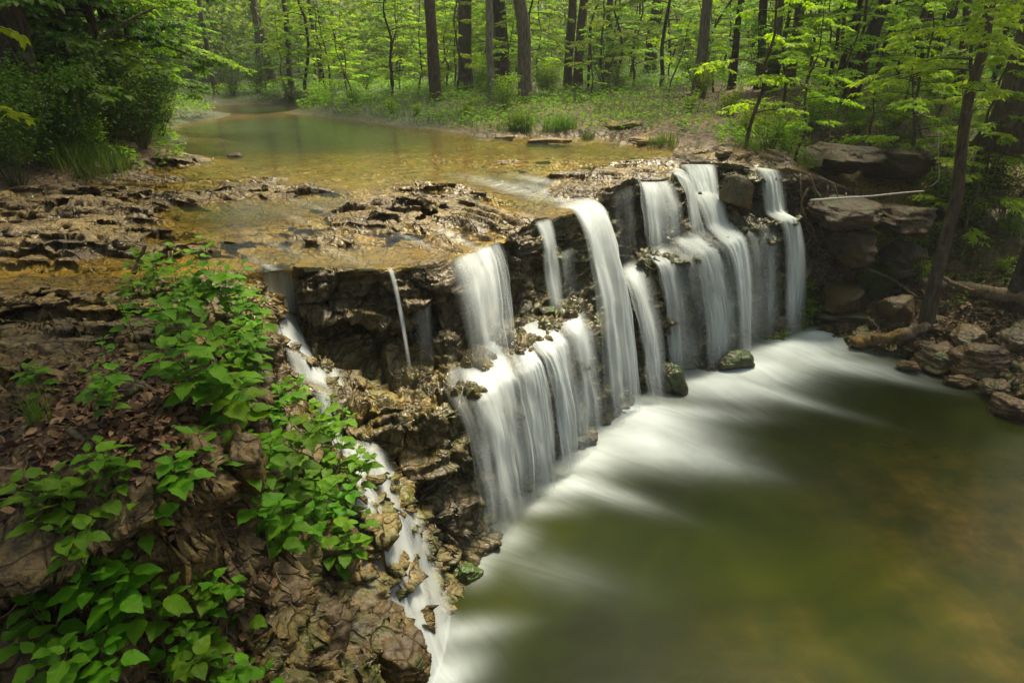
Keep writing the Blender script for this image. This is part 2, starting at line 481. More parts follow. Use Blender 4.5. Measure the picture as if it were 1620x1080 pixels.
# ------------------------------------------------------------------ materials
class NT:
    def __init__(self, name):
        self.m = bpy.data.materials.new(name)
        self.m.use_nodes = True
        self.t = self.m.node_tree
        self.t.nodes.clear()
        self.out = self.n('ShaderNodeOutputMaterial')

    def n(self, typ, **kw):
        nd = self.t.nodes.new(typ)
        for k, v in kw.items():
            if k.startswith('i_'):
                k2 = k[2:]
                nd.inputs[int(k2) if k2.isdigit() else k2.replace('_', ' ')].default_value = v
            else:
                setattr(nd, k, v)
        return nd

    def l(self, a, b):
        self.t.links.new(a, b)
        return b

    def coord(self, sx=1, sy=1, sz=1, rot=(0, 0, 0), src='Object', vec=None):
        mp = self.n('ShaderNodeMapping')
        mp.inputs['Scale'].default_value = (sx, sy, sz)
        mp.inputs['Rotation'].default_value = rot
        if vec is None:
            tc = self.n('ShaderNodeTexCoord')
            vec = tc.outputs[src]
        self.l(vec, mp.inputs[0])
        return mp.outputs[0]

    def world(self, s=1.0, sz=None):
        g = self.n('ShaderNodeNewGeometry')
        return self.coord(s, s, s if sz is None else sz, vec=g.outputs['Position'])

    def noise(self, vec, scale, detail=6, rough=.55, dist=0.0):
        nd = self.n('ShaderNodeTexNoise')
        nd.inputs['Scale'].default_value = scale
        nd.inputs['Detail'].default_value = detail
        nd.inputs['Roughness'].default_value = rough
        nd.inputs['Distortion'].default_value = dist
        self.l(vec, nd.inputs['Vector'])
        return nd.outputs['Fac']

    def voro(self, vec, scale, feature='F1', out='Distance'):
        nd = self.n('ShaderNodeTexVoronoi', feature=feature)
        nd.inputs['Scale'].default_value = scale
        self.l(vec, nd.inputs['Vector'])
        return nd.outputs[out]

    def ramp(self, fac, stops):
        r = self.n('ShaderNodeValToRGB')
        e = r.color_ramp.elements
        while len(e) < len(stops):
            e.new(.5)
        for k, (p, c) in enumerate(stops):
            e[k].position = p
            e[k].color = (*c, 1) if len(c) == 3 else c
        self.l(fac, r.inputs[0])
        return r.outputs[0]

    def rng(self, v, a, b, c=0.0, d=1.0):
        r = self.n('ShaderNodeMapRange')
        for k, x in zip((1, 2, 3, 4), (a, b, c, d)):
            r.inputs[k].default_value = x
        self.l(v, r.inputs[0])
        return r.outputs[0]

    def math(self, op, a, b=None, clamp=False):
        m = self.n('ShaderNodeMath', operation=op, use_clamp=clamp)
        for i, x in enumerate((a, b)):
            if x is None:
                continue
            if isinstance(x, (int, float)):
                m.inputs[i].default_value = x
            else:
                self.l(x, m.inputs[i])
        return m.outputs[0]

    def mix(self, f, a, b, mode='MIX'):
        m = self.n('ShaderNodeMix', data_type='RGBA', blend_type=mode)
        for i, x in ((0, f), (6, a), (7, b)):
            if isinstance(x, (int, float)):
                m.inputs[i].default_value = x
            elif isinstance(x, tuple):
                m.inputs[i].default_value = (*x, 1) if len(x) == 3 else x
            else:
                self.l(x, m.inputs[i])
        return m.outputs[2]

    def attr(self, name):
        return self.n('ShaderNodeAttribute', attribute_name=name).outputs['Fac']

    def bump(self, h, strength=.5, dist=.02, normal=None):
        b = self.n('ShaderNodeBump')
        b.inputs['Strength'].default_value = strength
        b.inputs['Distance'].default_value = dist
        self.l(h, b.inputs['Height'])
        if normal is not None:
            self.l(normal, b.inputs['Normal'])
        return b.outputs[0]

    def pbsdf(self, color, rough=.6, normal=None, spec=.5, **kw):
        p = self.n('ShaderNodeBsdfPrincipled')
        for k, x in (('Base Color', color), ('Roughness', rough), ('Specular IOR Level', spec), ('Normal', normal)):
            if x is None:
                continue
            if isinstance(x, (int, float)):
                p.inputs[k].default_value = x
            elif isinstance(x, tuple):
                p.inputs[k].default_value = (*x, 1)
            else:
                self.l(x, p.inputs[k])
        return p

    def mixs(self, f, a, b):
        m = self.n('ShaderNodeMixShader')
        if isinstance(f, (int, float)):
            m.inputs[0].default_value = f
        else:
            self.l(f, m.inputs[0])
        self.l(a, m.inputs[1])
        self.l(b, m.inputs[2])
        return m.outputs[0]

    def done(self, shader):
        self.l(shader, self.out.inputs[0])
        return self.m


def rock_nodes(t, dark=1.0, warm=1.0):
    """Pitted tan limestone: colour and height."""
    w = t.world()
    big = t.noise(w, 1.4, 6, .6, .4)
    mid = t.noise(w, 7, 7, .65)
    fin = t.noise(w, 38, 6, .7)
    pits = t.voro(w, 26, 'SMOOTH_F1')
    nz = t.n('ShaderNodeTexNoise')
    nz.inputs['Scale'].default_value = 3.0
    nz.inputs['Detail'].default_value = 5
    t.l(w, nz.inputs['Vector'])
    va = t.n('ShaderNodeVectorMath', operation='MULTIPLY_ADD')
    t.l(nz.outputs['Color'], va.inputs[0])
    va.inputs[1].default_value = (.30, .30, .30)
    t.l(w, va.inputs[2])
    edge = t.voro(t.coord(1, 1, 1.8, vec=va.outputs[0]), 4.2, 'DISTANCE_TO_EDGE')
    edge2 = t.voro(t.coord(1, 1, 1.6, vec=va.outputs[0]), 13, 'DISTANCE_TO_EDGE')
    joint = t.math('MAXIMUM', t.rng(edge, .0, .05, 1, 0), t.math('MULTIPLY', t.rng(edge2, .0, .05, 1, 0), .15))
    c = t.ramp(big, [(.30, (.060 * dark, .040 * dark, .017 * dark)), (.46, (.155 * dark, .105 * dark, .042 * dark)), (.58, (.27 * dark, .178 * dark, .046 * dark)), (.75, (.34 * dark, .245 * dark, .09 * dark))])
    c = t.mix(t.rng(mid, .48, .75), c, (.38 * dark, .275 * dark, .115 * dark))
    c = t.mix(t.rng(fin, .56, .36), c, (.055 * dark, .040 * dark, .018 * dark))
    c = t.mix(t.rng(pits, .16, .04, 0, .6), c, (.05 * dark, .036 * dark, .018 * dark))
    c = t.mix(t.math('MULTIPLY', joint, .5), c, (.035 * dark, .024 * dark, .011 * dark))
    mid = t.math('SUBTRACT', mid, t.math('MULTIPLY', joint, .7))
    h = t.math('ADD', t.math('MULTIPLY', mid, .5), t.math('ADD', t.math('MULTIPLY', fin, .12), t.math('MULTIPLY', pits, .3)))
    return w, c, h


def mat_terrain():
    t = NT('limestone_and_soil')
    w, c, h = rock_nodes(t)
    rk, wet, moss, leaf = t.attr('rock'), t.attr('wet'), t.attr('moss'), t.attr('leaf')
    s1 = t.noise(w, 14, 6, .7)
    soil = t.ramp(s1, [(.3, (.018, .011, .006)), (.5, (.052, .031, .015)), (.66, (.11, .066, .032)), (.8, (.19, .12, .06))])
    flake = t.voro(w, 34, 'F1', 'Color')
    sep = t.n('ShaderNodeSeparateColor')
    t.l(flake, sep.inputs[0])
    lf = t.ramp(sep.outputs[0], [(0, (.05, .028, .014)), (.4, (.14, .075, .033)), (.75, (.27, .15, .065)), (1, (.36, .23, .12))])
    soil = t.mix(t.math('MULTIPLY', leaf, .85), soil, lf)
    alg = t.noise(w, 3.2, 5, .6, .6)
    bed = t.ramp(alg, [(.3, (.12, .085, .014)), (.5, (.32, .215, .036)), (.68, (.44, .32, .062))])
    sub = t.attr('sub')
    c = t.mix(t.math('MULTIPLY', sub, .85), c, bed)
    # damp rock is deeper in colour and glossier
    hsv = t.n('ShaderNodeHueSaturation')
    hsv.inputs['Saturation'].default_value = 1.12
    hsv.inputs['Value'].default_value = .62
    t.l(c, hsv.inputs['Color'])
    c = t.mix(t.math('MULTIPLY', wet, .9), c, hsv.outputs[0])
    col = t.mix(rk, soil, c)
    mo = t.math('MULTIPLY', moss, t.rng(t.noise(w, 6, 5, .6), .42, .62))
    mcol = t.ramp(t.noise(w, 40, 4, .6), [(.3, (.022, .045, .006)), (.7, (.09, .13, .015))])
    col = t.mix(mo, col, mcol)
    col = t.mix(t.attr('far'), col, t.ramp(t.noise(w, 1.5, 5, .6), [(.35, (.018, .030, .006)), (.65, (.05, .085, .012))]))
    rough = t.math('SUBTRACT', .85, t.math('MULTIPLY', wet, t.rng(t.noise(w, 9, 4, .6), .35, .7, .62, .30)))
    p = t.pbsdf(col, rough, t.bump(h, .9, .05), .5)
    return t.done(p.outputs[0])


def mat_cliff():
    t = NT('wet_mossy_limestone')
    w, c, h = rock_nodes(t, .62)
    moss, wet = t.attr('moss'), t.attr('wet')
    g = t.n('ShaderNodeNewGeometry')
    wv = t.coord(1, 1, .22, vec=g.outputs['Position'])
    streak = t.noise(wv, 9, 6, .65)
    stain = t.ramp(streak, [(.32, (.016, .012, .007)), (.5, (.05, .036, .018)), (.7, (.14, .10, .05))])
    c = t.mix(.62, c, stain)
    alg = t.ramp(t.noise(w, 5, 4), [(.35, (.05, .04, .008)), (.6, (.17, .11, .02)), (.75, (.24, .15, .025))])
    c = t.mix(t.math('MULTIPLY', t.attr('algae'), t.rng(t.noise(w, 4, 5), .38, .6)), c, alg)
    soil = t.ramp(t.noise(w, 16, 6, .7), [(.35, (.022, .014, .007)), (.55, (.07, .042, .02)), (.72, (.15, .095, .045))])
    c = t.mix(t.math('MULTIPLY', t.attr('dry'), .8), c, soil)
    mo = t.math('MULTIPLY', moss, t.rng(t.noise(w, 7, 5, .6), .40, .58))
    mcol = t.ramp(t.noise(w, 55, 4, .6), [(.3, (.016, .036, .005)), (.55, (.05, .085, .010)), (.75, (.11, .14, .018))])
    c = t.mix(mo, c, mcol)
    rough = t.rng(t.noise(w, 11, 5, .6), .35, .7, .22, .6)
    p = t.pbsdf(c, rough, t.bump(h, .9, .04), .5)
    return t.done(p.outputs[0])


def mat_rock(name, dark=1.0, moss=0.0, wet=.3, tint=(1, 1, 1)):
    t = NT(name)
    w, c, h = rock_nodes(t, dark)
    c = t.mix(1.0, c, tint, 'MULTIPLY')
    if moss:
        g = t.n('ShaderNodeNewGeometry')
        sp = t.n('ShaderNodeSeparateXYZ')
        t.l(g.outputs['Normal'], sp.inputs[0])
        m = t.math('MULTIPLY', t.rng(t.noise(w, 5, 5, .6), .62 - .3 * moss, .75 - .3 * moss), t.rng(sp.outputs[2], -.3, .6))
        mcol = t.ramp(t.noise(w, 60, 4, .6), [(.3, (.014, .034, .004)), (.6, (.045, .080, .008)), (.8, (.10, .13, .013))])
        c = t.mix(m, c, mcol)
    p = t.pbsdf(c, .9 - wet, t.bump(h, .8, .03), .5)
    return t.done(p.outputs[0])


def mat_bark(name, dark, light, grey=.0):
    t = NT(name)
    v = t.coord(1, 1, .18)
    n1 = t.noise(v, 26, 6, .65, .3)
    n2 = t.noise(t.coord(), 5, 5, .6)
    c = t.ramp(n1, [(.33, dark), (.6, light), (.78, tuple(min(1, x * 1.5) for x in light))])
    lich = t.rng(n2, .55, .72)
    c = t.mix(t.math('MULTIPLY', lich, .55), c, (.20, .21, .15))
    p = t.pbsdf(c, .9, t.bump(n1, .9, .03), .25)
    return t.done(p.outputs[0])


def mat_leaf(name, a, b, trans=.45, gloss=.62, veins=False):
    t = NT(name)
    ti = t.attr('tint')
    oi = t.n('ShaderNodeObjectInfo')
    c = t.mix(ti, a, b)
    hs = t.n('ShaderNodeHueSaturation')
    t.l(t.rng(oi.outputs['Random'], 0, 1, .478, .512), hs.inputs['Hue'])
    t.l(t.rng(oi.outputs['Random'], 0, 1, .8, 1.15), hs.inputs['Value'])
    t.l(c, hs.inputs['Color'])
    c = hs.outputs[0]
    nrm = None
    if veins:
        u, v = t.attr('lu'), t.attr('lv')
        au = t.math('ABSOLUTE', u)
        ph = t.math('SUBTRACT', t.math('MULTIPLY', v, 8.0), t.math('MULTIPLY', au, 3.2))
        tri = t.math('ABSOLUTE', t.math('SUBTRACT', t.math('FRACT', ph), .5))
        side = t.rng(tri, .0, .13, 1, 0)
        mid = t.rng(au, .0, .07, 1, 0)
        vein = t.math('MAXIMUM', side, mid)
        nn = t.noise(t.coord(), 160, 4, .6)
        c = t.mix(t.math('MULTIPLY', vein, .35), c, t.mix(.6, c, (.30, .42, .10)))
        c = t.mix(t.rng(t.noise(t.coord(), 30, 4), .5, .8, 0, .4), c, t.mix(.5, c, (.02, .06, .01)))
        hgt = t.math('ADD', t.math('MULTIPLY', vein, -.6), t.math('MULTIPLY', nn, .5))
        nrm = t.bump(hgt, .55, .006)
    p = t.pbsdf(c, gloss, nrm, .3)
    tr = t.n('ShaderNodeBsdfTranslucent')
    tc = t.mix(1.0, c, (1.25, 1.35, .55), 'MULTIPLY')
    t.l(tc, tr.inputs['Color'])
    return t.done(t.mixs(trans, p.outputs[0], tr.outputs[0]))


def mat_plain(name, a, b, rough=.8, scale=20):
    t = NT(name)
    n = t.noise(t.coord(), scale, 5, .6)
    c = t.mix(t.rng(n, .35, .65), a, b)
    return t.done(t.pbsdf(c, rough, t.bump(n, .4, .01), .3).outputs[0])


def mat_litter():
    t = NT('dead_leaves')
    ti = t.attr('tint')
    c = t.ramp(ti, [(0, (.030, .017, .009)), (.4, (.085, .044, .020)), (.75, (.16, .085, .038)), (1, (.30, .19, .10))])
    n = t.noise(t.world(), 60, 4)
    c = t.mix(t.rng(n, .4, .7, 0, .5), c, (.06, .03, .015))
    p = t.pbsdf(c, .7, None, .3)
    return t.done(p.outputs[0])


def mat_stream():
    t = NT('shallow_stream_water')
    w = t.world()
    ms = t.coord(1, 1, 1, (0, 0, math.radians(-38)), vec=w)
    ms2 = t.n('ShaderNodeMapping')
    ms2.inputs['Scale'].default_value = (.35, 1.6, 1)
    t.l(ms, ms2.inputs[0])
    h = t.noise(ms2.outputs[0], 5, 4, .55, .4)
    nrm = t.bump(h, .22, .03)
    gl = t.n('ShaderNodeBsdfGlossy')
    gl.inputs['Roughness'].default_value = .13
    gl.inputs['Color'].default_value = (.9, .9, .9, 1)
    t.l(nrm, gl.inputs['Normal'])
    dep = t.attr('depth')
    tr = t.n('ShaderNodeBsdfTransparent')
    t.l(t.mix(t.rng(dep, 0, .3), (.96, .90, .70), (.40, .42, .20)), tr.inputs['Color'])
    mk = t.pbsdf(t.mix(t.rng(h, .35, .65), (.045, .060, .018), (.075, .09, .028)), .3, nrm, .2)
    body = t.mixs(t.rng(dep, .02, .34, .02, .86), tr.outputs[0], mk.outputs[0])
    fr = t.n('ShaderNodeFresnel')
    fr.inputs['IOR'].default_value = 1.33
    t.l(nrm, fr.inputs['Normal'])
    sh = t.mixs(t.math('MULTIPLY', fr.outputs[0], .8), body, gl.outputs[0])
    # white, silky water where the stream runs fast
    fo = t.attr('foam')
    ms3 = t.n('ShaderNodeMapping')
    ms3.inputs['Scale'].default_value = (.5, 1.5, 1)
    t.l(ms, ms3.inputs[0])
    st = t.noise(ms3.outputs[0], 5, 6, .65, 2.4)
    wh = t.pbsdf((.66, .71, .72), .6, None, .3)
    return t.done(t.mixs(t.math('MULTIPLY', fo, t.rng(st, .30, .75)), sh, wh.outputs[0]))


def mat_pool():
    t = NT('murky_pool_water')
    w = t.world()
    n1 = t.noise(w, .55, 4, .55, .5)
    n2 = t.noise(w, 2.6, 5, .6)
    c = t.ramp(n1, [(.30, (.008, .011, .0012)), (.48, (.013, .019, .0012)), (.62, (.024, .030, .0014)), (.78, (.042, .038, .002))])
    sh = t.attr('shallow')
    leafy = t.ramp(n2, [(.35, (.028, .028, .005)), (.55, (.070, .052, .007)), (.72, (.13, .085, .014))])
    c = t.mix(t.math('MULTIPLY', sh, .75), c, leafy)
    hb = t.noise(t.coord(1, 1, 1, vec=w), 2.5, 3, .5, .3)
    nrm = t.bump(hb, .10, .05)
    p = t.pbsdf(c, .2, nrm, .10)
    # foam carried by the falls
    a = t.attr('foam')
    fu, fv = t.attr('flowu'), t.attr('flowv')
    cb = t.n('ShaderNodeCombineXYZ')
    t.l(t.math('MULTIPLY', fu, 3.2), cb.inputs[0])
    t.l(t.math('MULTIPLY', fv, .55), cb.inputs[1])
    st = t.noise(cb.outputs[0], 2.2, 5, .55, .5)
    soft = t.noise(w, 1.8, 4, .5, .8)
    m = t.math('ADD', t.math('MULTIPLY', st, .6), t.math('MULTIPLY', soft, .4))
    f = t.math('MULTIPLY', t.math('ADD', a, t.math('MULTIPLY', t.math('SUBTRACT', m, .5), t.math('MULTIPLY', t.math('MULTIPLY', a, t.math('SUBTRACT', 1.25, a)), 1.7))), 1.0, True)
    wh = t.pbsdf((.64, .70, .71), .7, None, .2)
    return t.done(t.mixs(f, p.outputs[0], wh.outputs[0]))


def mat_fall():
    t = NT('silky_falling_water')
    u, v, d, seed = t.attr('fu'), t.attr('fv'), t.attr('dens'), t.attr('seed')
    cb = t.n('ShaderNodeCombineXYZ')
    t.l(t.math('MULTIPLY', u, 1.0), cb.inputs[0])
    t.l(t.math('MULTIPLY', v, .085), cb.inputs[1])
    t.l(seed, cb.inputs[2])
    s1 = t.noise(cb.outputs[0], 6.5, 3, .5, .5)
    s0 = t.noise(cb.outputs[0], 2.6, 2, .5, .6)
    s2 = t.noise(cb.outputs[0], 26, 2, .5, .3)
    s = t.math('ADD', t.math('ADD', t.math('MULTIPLY', s1, .5), t.math('MULTIPLY', s0, .42)), t.math('MULTIPLY', s2, .08))
    thin = t.attr('thin')
    mod = t.math('ADD', t.math('MULTIPLY', t.math('POWER', t.rng(s, .36, .64, 0, 1), 1.2), .84), .14)
    k = t.math('ADD', t.math('MULTIPLY', mod, thin), t.math('SUBTRACT', 1.0, thin))
    al = t.math('MULTIPLY', d, k, True)
    p = t.pbsdf((.74, .79, .81), .5, None, .25)
    tl = t.n('ShaderNodeBsdfTranslucent')
    tl.inputs['Color'].default_value = (.74, .79, .81, 1)
    b = t.mixs(.35, p.outputs[0], tl.outputs[0])
    tr = t.n('ShaderNodeBsdfTransparent')
    return t.done(t.mixs(al, tr.outputs[0], b))


M = dict(
    terrain=mat_terrain(), cliff=mat_cliff(),
    boulder=mat_rock('mossy_boulder', .75, .45), darkrock=mat_rock('dark_rock', .42, .2, .35, (1, .9, .75)), tanrock=mat_rock('tan_rock', .55, .2, .35, (1, .88, .66)), greenrock=mat_rock('green_mossy_rock', .32, .8, .5),
    shorerock=mat_rock('brown_shore_rock', .5, .3, .35, (1, .80, .52)), bankrock=mat_rock('earthy_bank_rock', .30, .25, .2, (1, .84, .58)), palerock=mat_rock('pale_rock', 1.15, .1, .15, (1, .97, .92)),
    bark=mat_bark('brown_bark', (.028, .020, .013), (.105, .078, .05)), darkbark=mat_bark('dark_bark', (.014, .011, .008), (.055, .042, .028)),
    greybark=mat_bark('grey_bark', (.06, .05, .037), (.19, .16, .115)), palebark=mat_bark('pale_bark', (.10, .09, .075), (.30, .28, .23)),
    twig=mat_plain('dry_twig', (.10, .065, .035), (.24, .17, .10)), paletwig=mat_plain('bleached_twig', (.34, .31, .26), (.52, .49, .43)),
    deadwood=mat_bark('weathered_wood', (.05, .035, .02), (.20, .145, .085)), goldwood=mat_bark('wet_log', (.05, .03, .01), (.22, .13, .035)),
    leaf=mat_leaf('spring_leaf', (.085, .19, .003), (.25, .40, .006), .52), leafy=mat_leaf('yellow_green_leaf', (.15, .27, .003), (.36, .50, .007), .55),
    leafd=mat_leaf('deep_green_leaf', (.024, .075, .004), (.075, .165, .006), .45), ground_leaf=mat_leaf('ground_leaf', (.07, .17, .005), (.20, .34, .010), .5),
    plant=mat_leaf('broad_veined_leaf', (.045, .160, .004), (.155, .36, .007), .42, .5, True),
    grass=mat_leaf('grass_blade', (.055, .13, .012), (.15, .25, .03), .4),
    stem=mat_plain('green_stem', (.045, .075, .015), (.10, .10, .03)),
    litter=mat_litter(), stream=mat_stream(), pool=mat_pool(), fall=mat_fall(),
    post=mat_plain('dark_green_paint', (.006, .028, .016), (.012, .045, .026), .5),
    pipe=mat_plain('pale_weathered_pole', (.38, .36, .32), (.55, .53, .49), .6),
)

# ------------------------------------------------------------------ terrain sheet
th = np.concatenate([np.arange(-150, -46, 3.0), np.linspace(-45, 45, 780), np.arange(49, 151, 3.0)])
th = np.radians(th)
rr = np.concatenate([np.linspace(.0, .55, 6)[:-1] + .02, np.geomspace(.6, 4.45, 330), np.linspace(4.46, 12.5, 600), np.geomspace(12.55, 55, 240), np.geomspace(60, 140, 10)])
X = (rr[:, None] * np.sin(th)[None]).ravel()
Y = (rr[:, None] * np.cos(th)[None]).ravel()
Z, RK, KUP = height(X, Y)
wlev = WAT(X, Y)
H2, X2, Y2 = Z.reshape(len(rr), len(th)), X.reshape(len(rr), len(th)), Y.reshape(len(rr), len(th))
dr = np.gradient(H2, axis=0) / np.gradient(rr)[:, None]
dt_ = np.gradient(H2, axis=1) / (np.gradient(th)[None] * rr[:, None])
for _ in range(4):
    dr[1:-1, 1:-1] = (dr[:-2, 1:-1] + dr[2:, 1:-1] + dr[1:-1, :-2] + dr[1:-1, 2:]) / 4
    dt_[1:-1, 1:-1] = (dt_[:-2, 1:-1] + dt_[2:, 1:-1] + dt_[1:-1, :-2] + dt_[1:-1, 2:]) / 4
st_, ct_ = np.sin(th)[None], np.cos(th)[None]
gxx, gyy = dr * st_ + dt_ * ct_, dr * ct_ - dt_ * st_
gm = np.hypot(gxx, gyy) + 1e-6
steep = (sstep(.5, 1.4, gm) * (np.hypot(X2, Y2) < 16)).ravel()
lay = (terrace(fbm(X * .8, Y * .8, Z * 8, oct=3) * .4 + 1, .07, .6) - 1) * .9 + fbm(X * 3, Y * 3, Z * 3.5, oct=5, gain=.6) * .20 + (cells(X * 3 + .3 * fbm(X * 3, Y * 3, oct=2), Y * 3, Z * 5)[0] - .5) * .20 + fbm(X * 14, Y * 14, Z * 14, oct=4, gain=.6) * .06
near_cliff = sstep(.02, .3, poly_dist(X, Y, DIV)[0])
X = X - (gxx / gm).ravel() * steep * lay * near_cliff
Y = Y - (gyy / gm).ravel() * steep * lay * near_cliff
Z = Z + steep * near_cliff * fbm(X * 4, Y * 4, Z * 4, oct=3) * .10
up = KUP > .5
near = np.hypot(X, Y) < 40
sub = np.where(up & near, sstep(.0, .035, wlev - Z), 0)
wet = np.where(up & near, .25 + .75 * sstep(.24, .015, Z - wlev + .05 * fbm(X * 2, Y * 2, oct=3)), .25)
wet = np.where(~up, np.clip(.25 + .6 * sstep(-.45, -1.0, Z) * sstep(1.5, -.5, X), 0, 1), wet)
cdist = poly_dist(X, Y, [(-1.9, 5.6), (-1.6, 5.0), (-1.2, 4.4), (-.88, 3.95), (-.65, 3.6), (-.5, 3.2)])[0]
wet = np.where(~up, np.maximum(wet, sstep(.95, .4, cdist)), wet)
wet = np.clip(wet * (1 - .3 * sstep(.0, .3, fbm(X * .9, Y * .9, oct=3))), 0, 1)
moss = np.where(up, .35 * sstep(.02, .25, Z) * sstep(13, 17, Y), 0) + .8 * sstep(22, 32, np.hypot(X, Y)) + np.where(~up, .55 * sstep(-.5, -1.2, Z), .0)
leaf = np.clip((1 - RK) * (.35 + .9 * sstep(-.1, .25, fbm(X * .7 + 3, Y * .7, oct=3))), 0, 1)
terrain = link('terrain', mesh_from('terrain', np.stack([X, Y, Z], 1), grid_faces(len(rr), len(th)), M['terrain'],
               dict(rock=np.maximum(RK, .85 * steep * (Z < .02)), far=np.maximum(sstep(19, 26, np.hypot(X, Y)), .8 * sstep(12.5, 14, Y) * sstep(0, -2, X)) * sstep(-.01, .02, Z - wlev), wet=wet, moss=np.clip(moss, 0, 1), leaf=leaf, sub=sub)), kind='structure')

# ------------------------------------------------------------------ cliff under the falls
NSS, = (900,)
s = np.linspace(0, NS - 1.001, NSS)
PR = stations(s)
nr = lip_normal(s)
inn = np.stack([PR[:, 0, 0] - nr[:, 0] * .75, PR[:, 0, 1] - nr[:, 1] * .75, PR[:, 0, 2]], 1)
prof = np.concatenate([inn[:, None], PR], 1)            # 8 points
seg_n = [46, 34, 24, 26, 46, 66, 22]
rows = []
tcoord = []
for k, n in enumerate(seg_n):
    f = np.linspace(0, 1, n, endpoint=(k == len(seg_n) - 1))
    rows.append(prof[:, None, k] * (1 - f)[None, :, None] + prof[:, None, k + 1] * f[None, :, None])
    tcoord.append(k + f)
C3 = np.concatenate(rows, 1)
tc = np.concatenate(tcoord)
NT_ = len(tc)
# round the polyline corners a little
for _ in range(3):
    C3[:, 48:-1] = (C3[:, 47:-2] + 2 * C3[:, 48:-1] + C3[:, 49:]) / 4
cx, cy, cz = C3[..., 0], C3[..., 1], C3[..., 2]
tq = np.broadcast_to(tc, cx.shape)
out = sstep(.95, 1.5, tq)
big = fbm(cx * 2.3, cy * 2.3, cz * 3.2, oct=4) * .24
blk = terrace(fbm(cx * 1.7 + 7, cy * 1.7, cz * 1.1, oct=3) * .5 + 2, .11, .7) - 2
strat = (terrace(fbm(cx * .7, cy * .7, cz * 7.5 + 3, oct=3) * .3 + 1, .06, .6) - 1) * .8
finen = fbm(cx * 11, cy * 11, cz * 11, oct=4) * .05 + fbm(cx * 36, cy * 36, cz * 36, oct=2) * .014
bv3, be3 = cells(cx * 2.3 + .3 * fbm(cx * 3, cy * 3, cz * 3, oct=2), cy * 2.3, cz * 4.2 + .25 * fbm(cx * 2, cy * 2, oct=2))
sv3, se3 = cells(cx * 6 + 3, cy * 6, cz * 9)
disp = (big * .35 + blk * .5 + strat + finen + (bv3 - .5) * .20 - .05 * sstep(.09, 0, be3) + (sv3 - .5) * .05) * out
nx = np.broadcast_to(nr[:, 0][:, None], cx.shape)
ny = np.broadcast_to(nr[:, 1][:, None], cx.shape)
gS, gT = np.gradient(C3, axis=0), np.gradient(C3, axis=1)
NN = np.cross(gS, gT)
NN /= np.linalg.norm(NN, axis=2, keepdims=True) + 1e-9
sg = np.sign(NN[..., 0] * nx + NN[..., 1] * ny + NN[..., 2] * .6)
NN *= np.median(sg)
for _ in range(14):
    NN[1:-1, 1:-1] = (NN[:-2, 1:-1] + NN[2:, 1:-1] + NN[1:-1, :-2] + NN[1:-1, 2:] + NN[1:-1, 1:-1]) / 5
NN /= np.linalg.norm(NN, axis=2, keepdims=True) + 1e-9
cx2, cy2, cz2 = cx + NN[..., 0] * disp, cy + NN[..., 1] * disp, cz + NN[..., 2] * disp
ledge = sstep(3.9, 4.3, tq) * sstep(5.4, 5.0, tq)
cz2 += ledge * fbm(cx * 2.9, cy * 2.9, oct=4) * .26
lh = height(cx.ravel(), cy.ravel())[0].reshape(cx.shape)
# the top strip follows the stream bed: use the terrain's own surface where it is the shelf
dtop, stop_ = poly_dist(cx.ravel(), cy.ravel(), DIV)
hu_all = HUPF(cx.ravel(), cy.ravel())
_n1 = fbm((cx + .25 * fbm(cx * 1.3, cy * 1.3, oct=3)) * .9, (cy + .25 * fbm(cx * 1.3 + 40, cy * 1.3, oct=3)) * 1.7, oct=5, gain=.55)
_str = shelf_relief(cx, cy)
_fin = shelf_fine(cx, cy)
_pit = -np.clip(fbm(cx * 5 + 9, cy * 7, oct=4) - .18, 0, 1) * .07
_amp = shelf_amp(hu_all.reshape(cx.shape), cx, cy)
_fin = _fin * (.35 + .65 * _amp)
_pit = _pit * _amp
ztop = hu_all.reshape(cx.shape) + _str * _amp + _fin + _pit * .7 + .006
wt = sstep(1.35, .55, tq)
lipz = np.minimum(cz + .012 + finen * .4, 9)
cz2 = np.where(tq <= 1.5, ztop * wt + (cz2 + finen * .5) * (1 - wt), cz2)
mossa = np.clip(.25 + .9 * fbm(cx * .9, cy * .9, cz * .9, oct=3) + .35 * sstep(3.6, 4.6, tq), 0, 1) * sstep(.9, 1.3, tq)
mossa *= np.broadcast_to((.35 + .65 * sstep(3, 6, s))[:, None], mossa.shape)
alga = sstep(3.5, 4.2, tq) * sstep(5.9, 4.8, tq) * np.broadcast_to(np.clip(1.2 - .10 * s, .15, 1)[:, None], cx.shape)
cliff_v = np.stack([cx2, cy2, cz2], -1)
cw = WAT(cx2, cy2)
crk = rock_mask(cx2.ravel(), cy2.ravel(), hu_all) * np.repeat(1 - sstep(20.2, 21, s), NT_)
c_sub = sstep(.0, .035, cw - cz2).ravel()
c_wet = sstep(.2, .015, cz2 - cw).ravel()
c_leaf = np.clip(.3 + fbm(cx * .7 + 3, cy * .7, oct=3) * 2, 0, 1).ravel()
me = mesh_from('cliff', cliff_v.reshape(-1, 3), grid_faces(NSS, NT_)[:, ::-1], M['cliff'],
               dict(moss=(mossa * (tq > 1)).ravel(), top=np.zeros(cx.size), algae=alga.ravel(), wet=c_wet, rock=crk, sub=c_sub, leaf=c_leaf,
                    dry=np.repeat(sstep(20.3, 21.2, s), NT_)))
me.materials.append(M['terrain'])
fi = np.tile(np.arange(NT_ - 1), NSS - 1)
me.polygons.foreach_set('material_index', (tc[fi] < 1.06).astype(np.int32))
cliff = link('cliff', me, kind='structure')

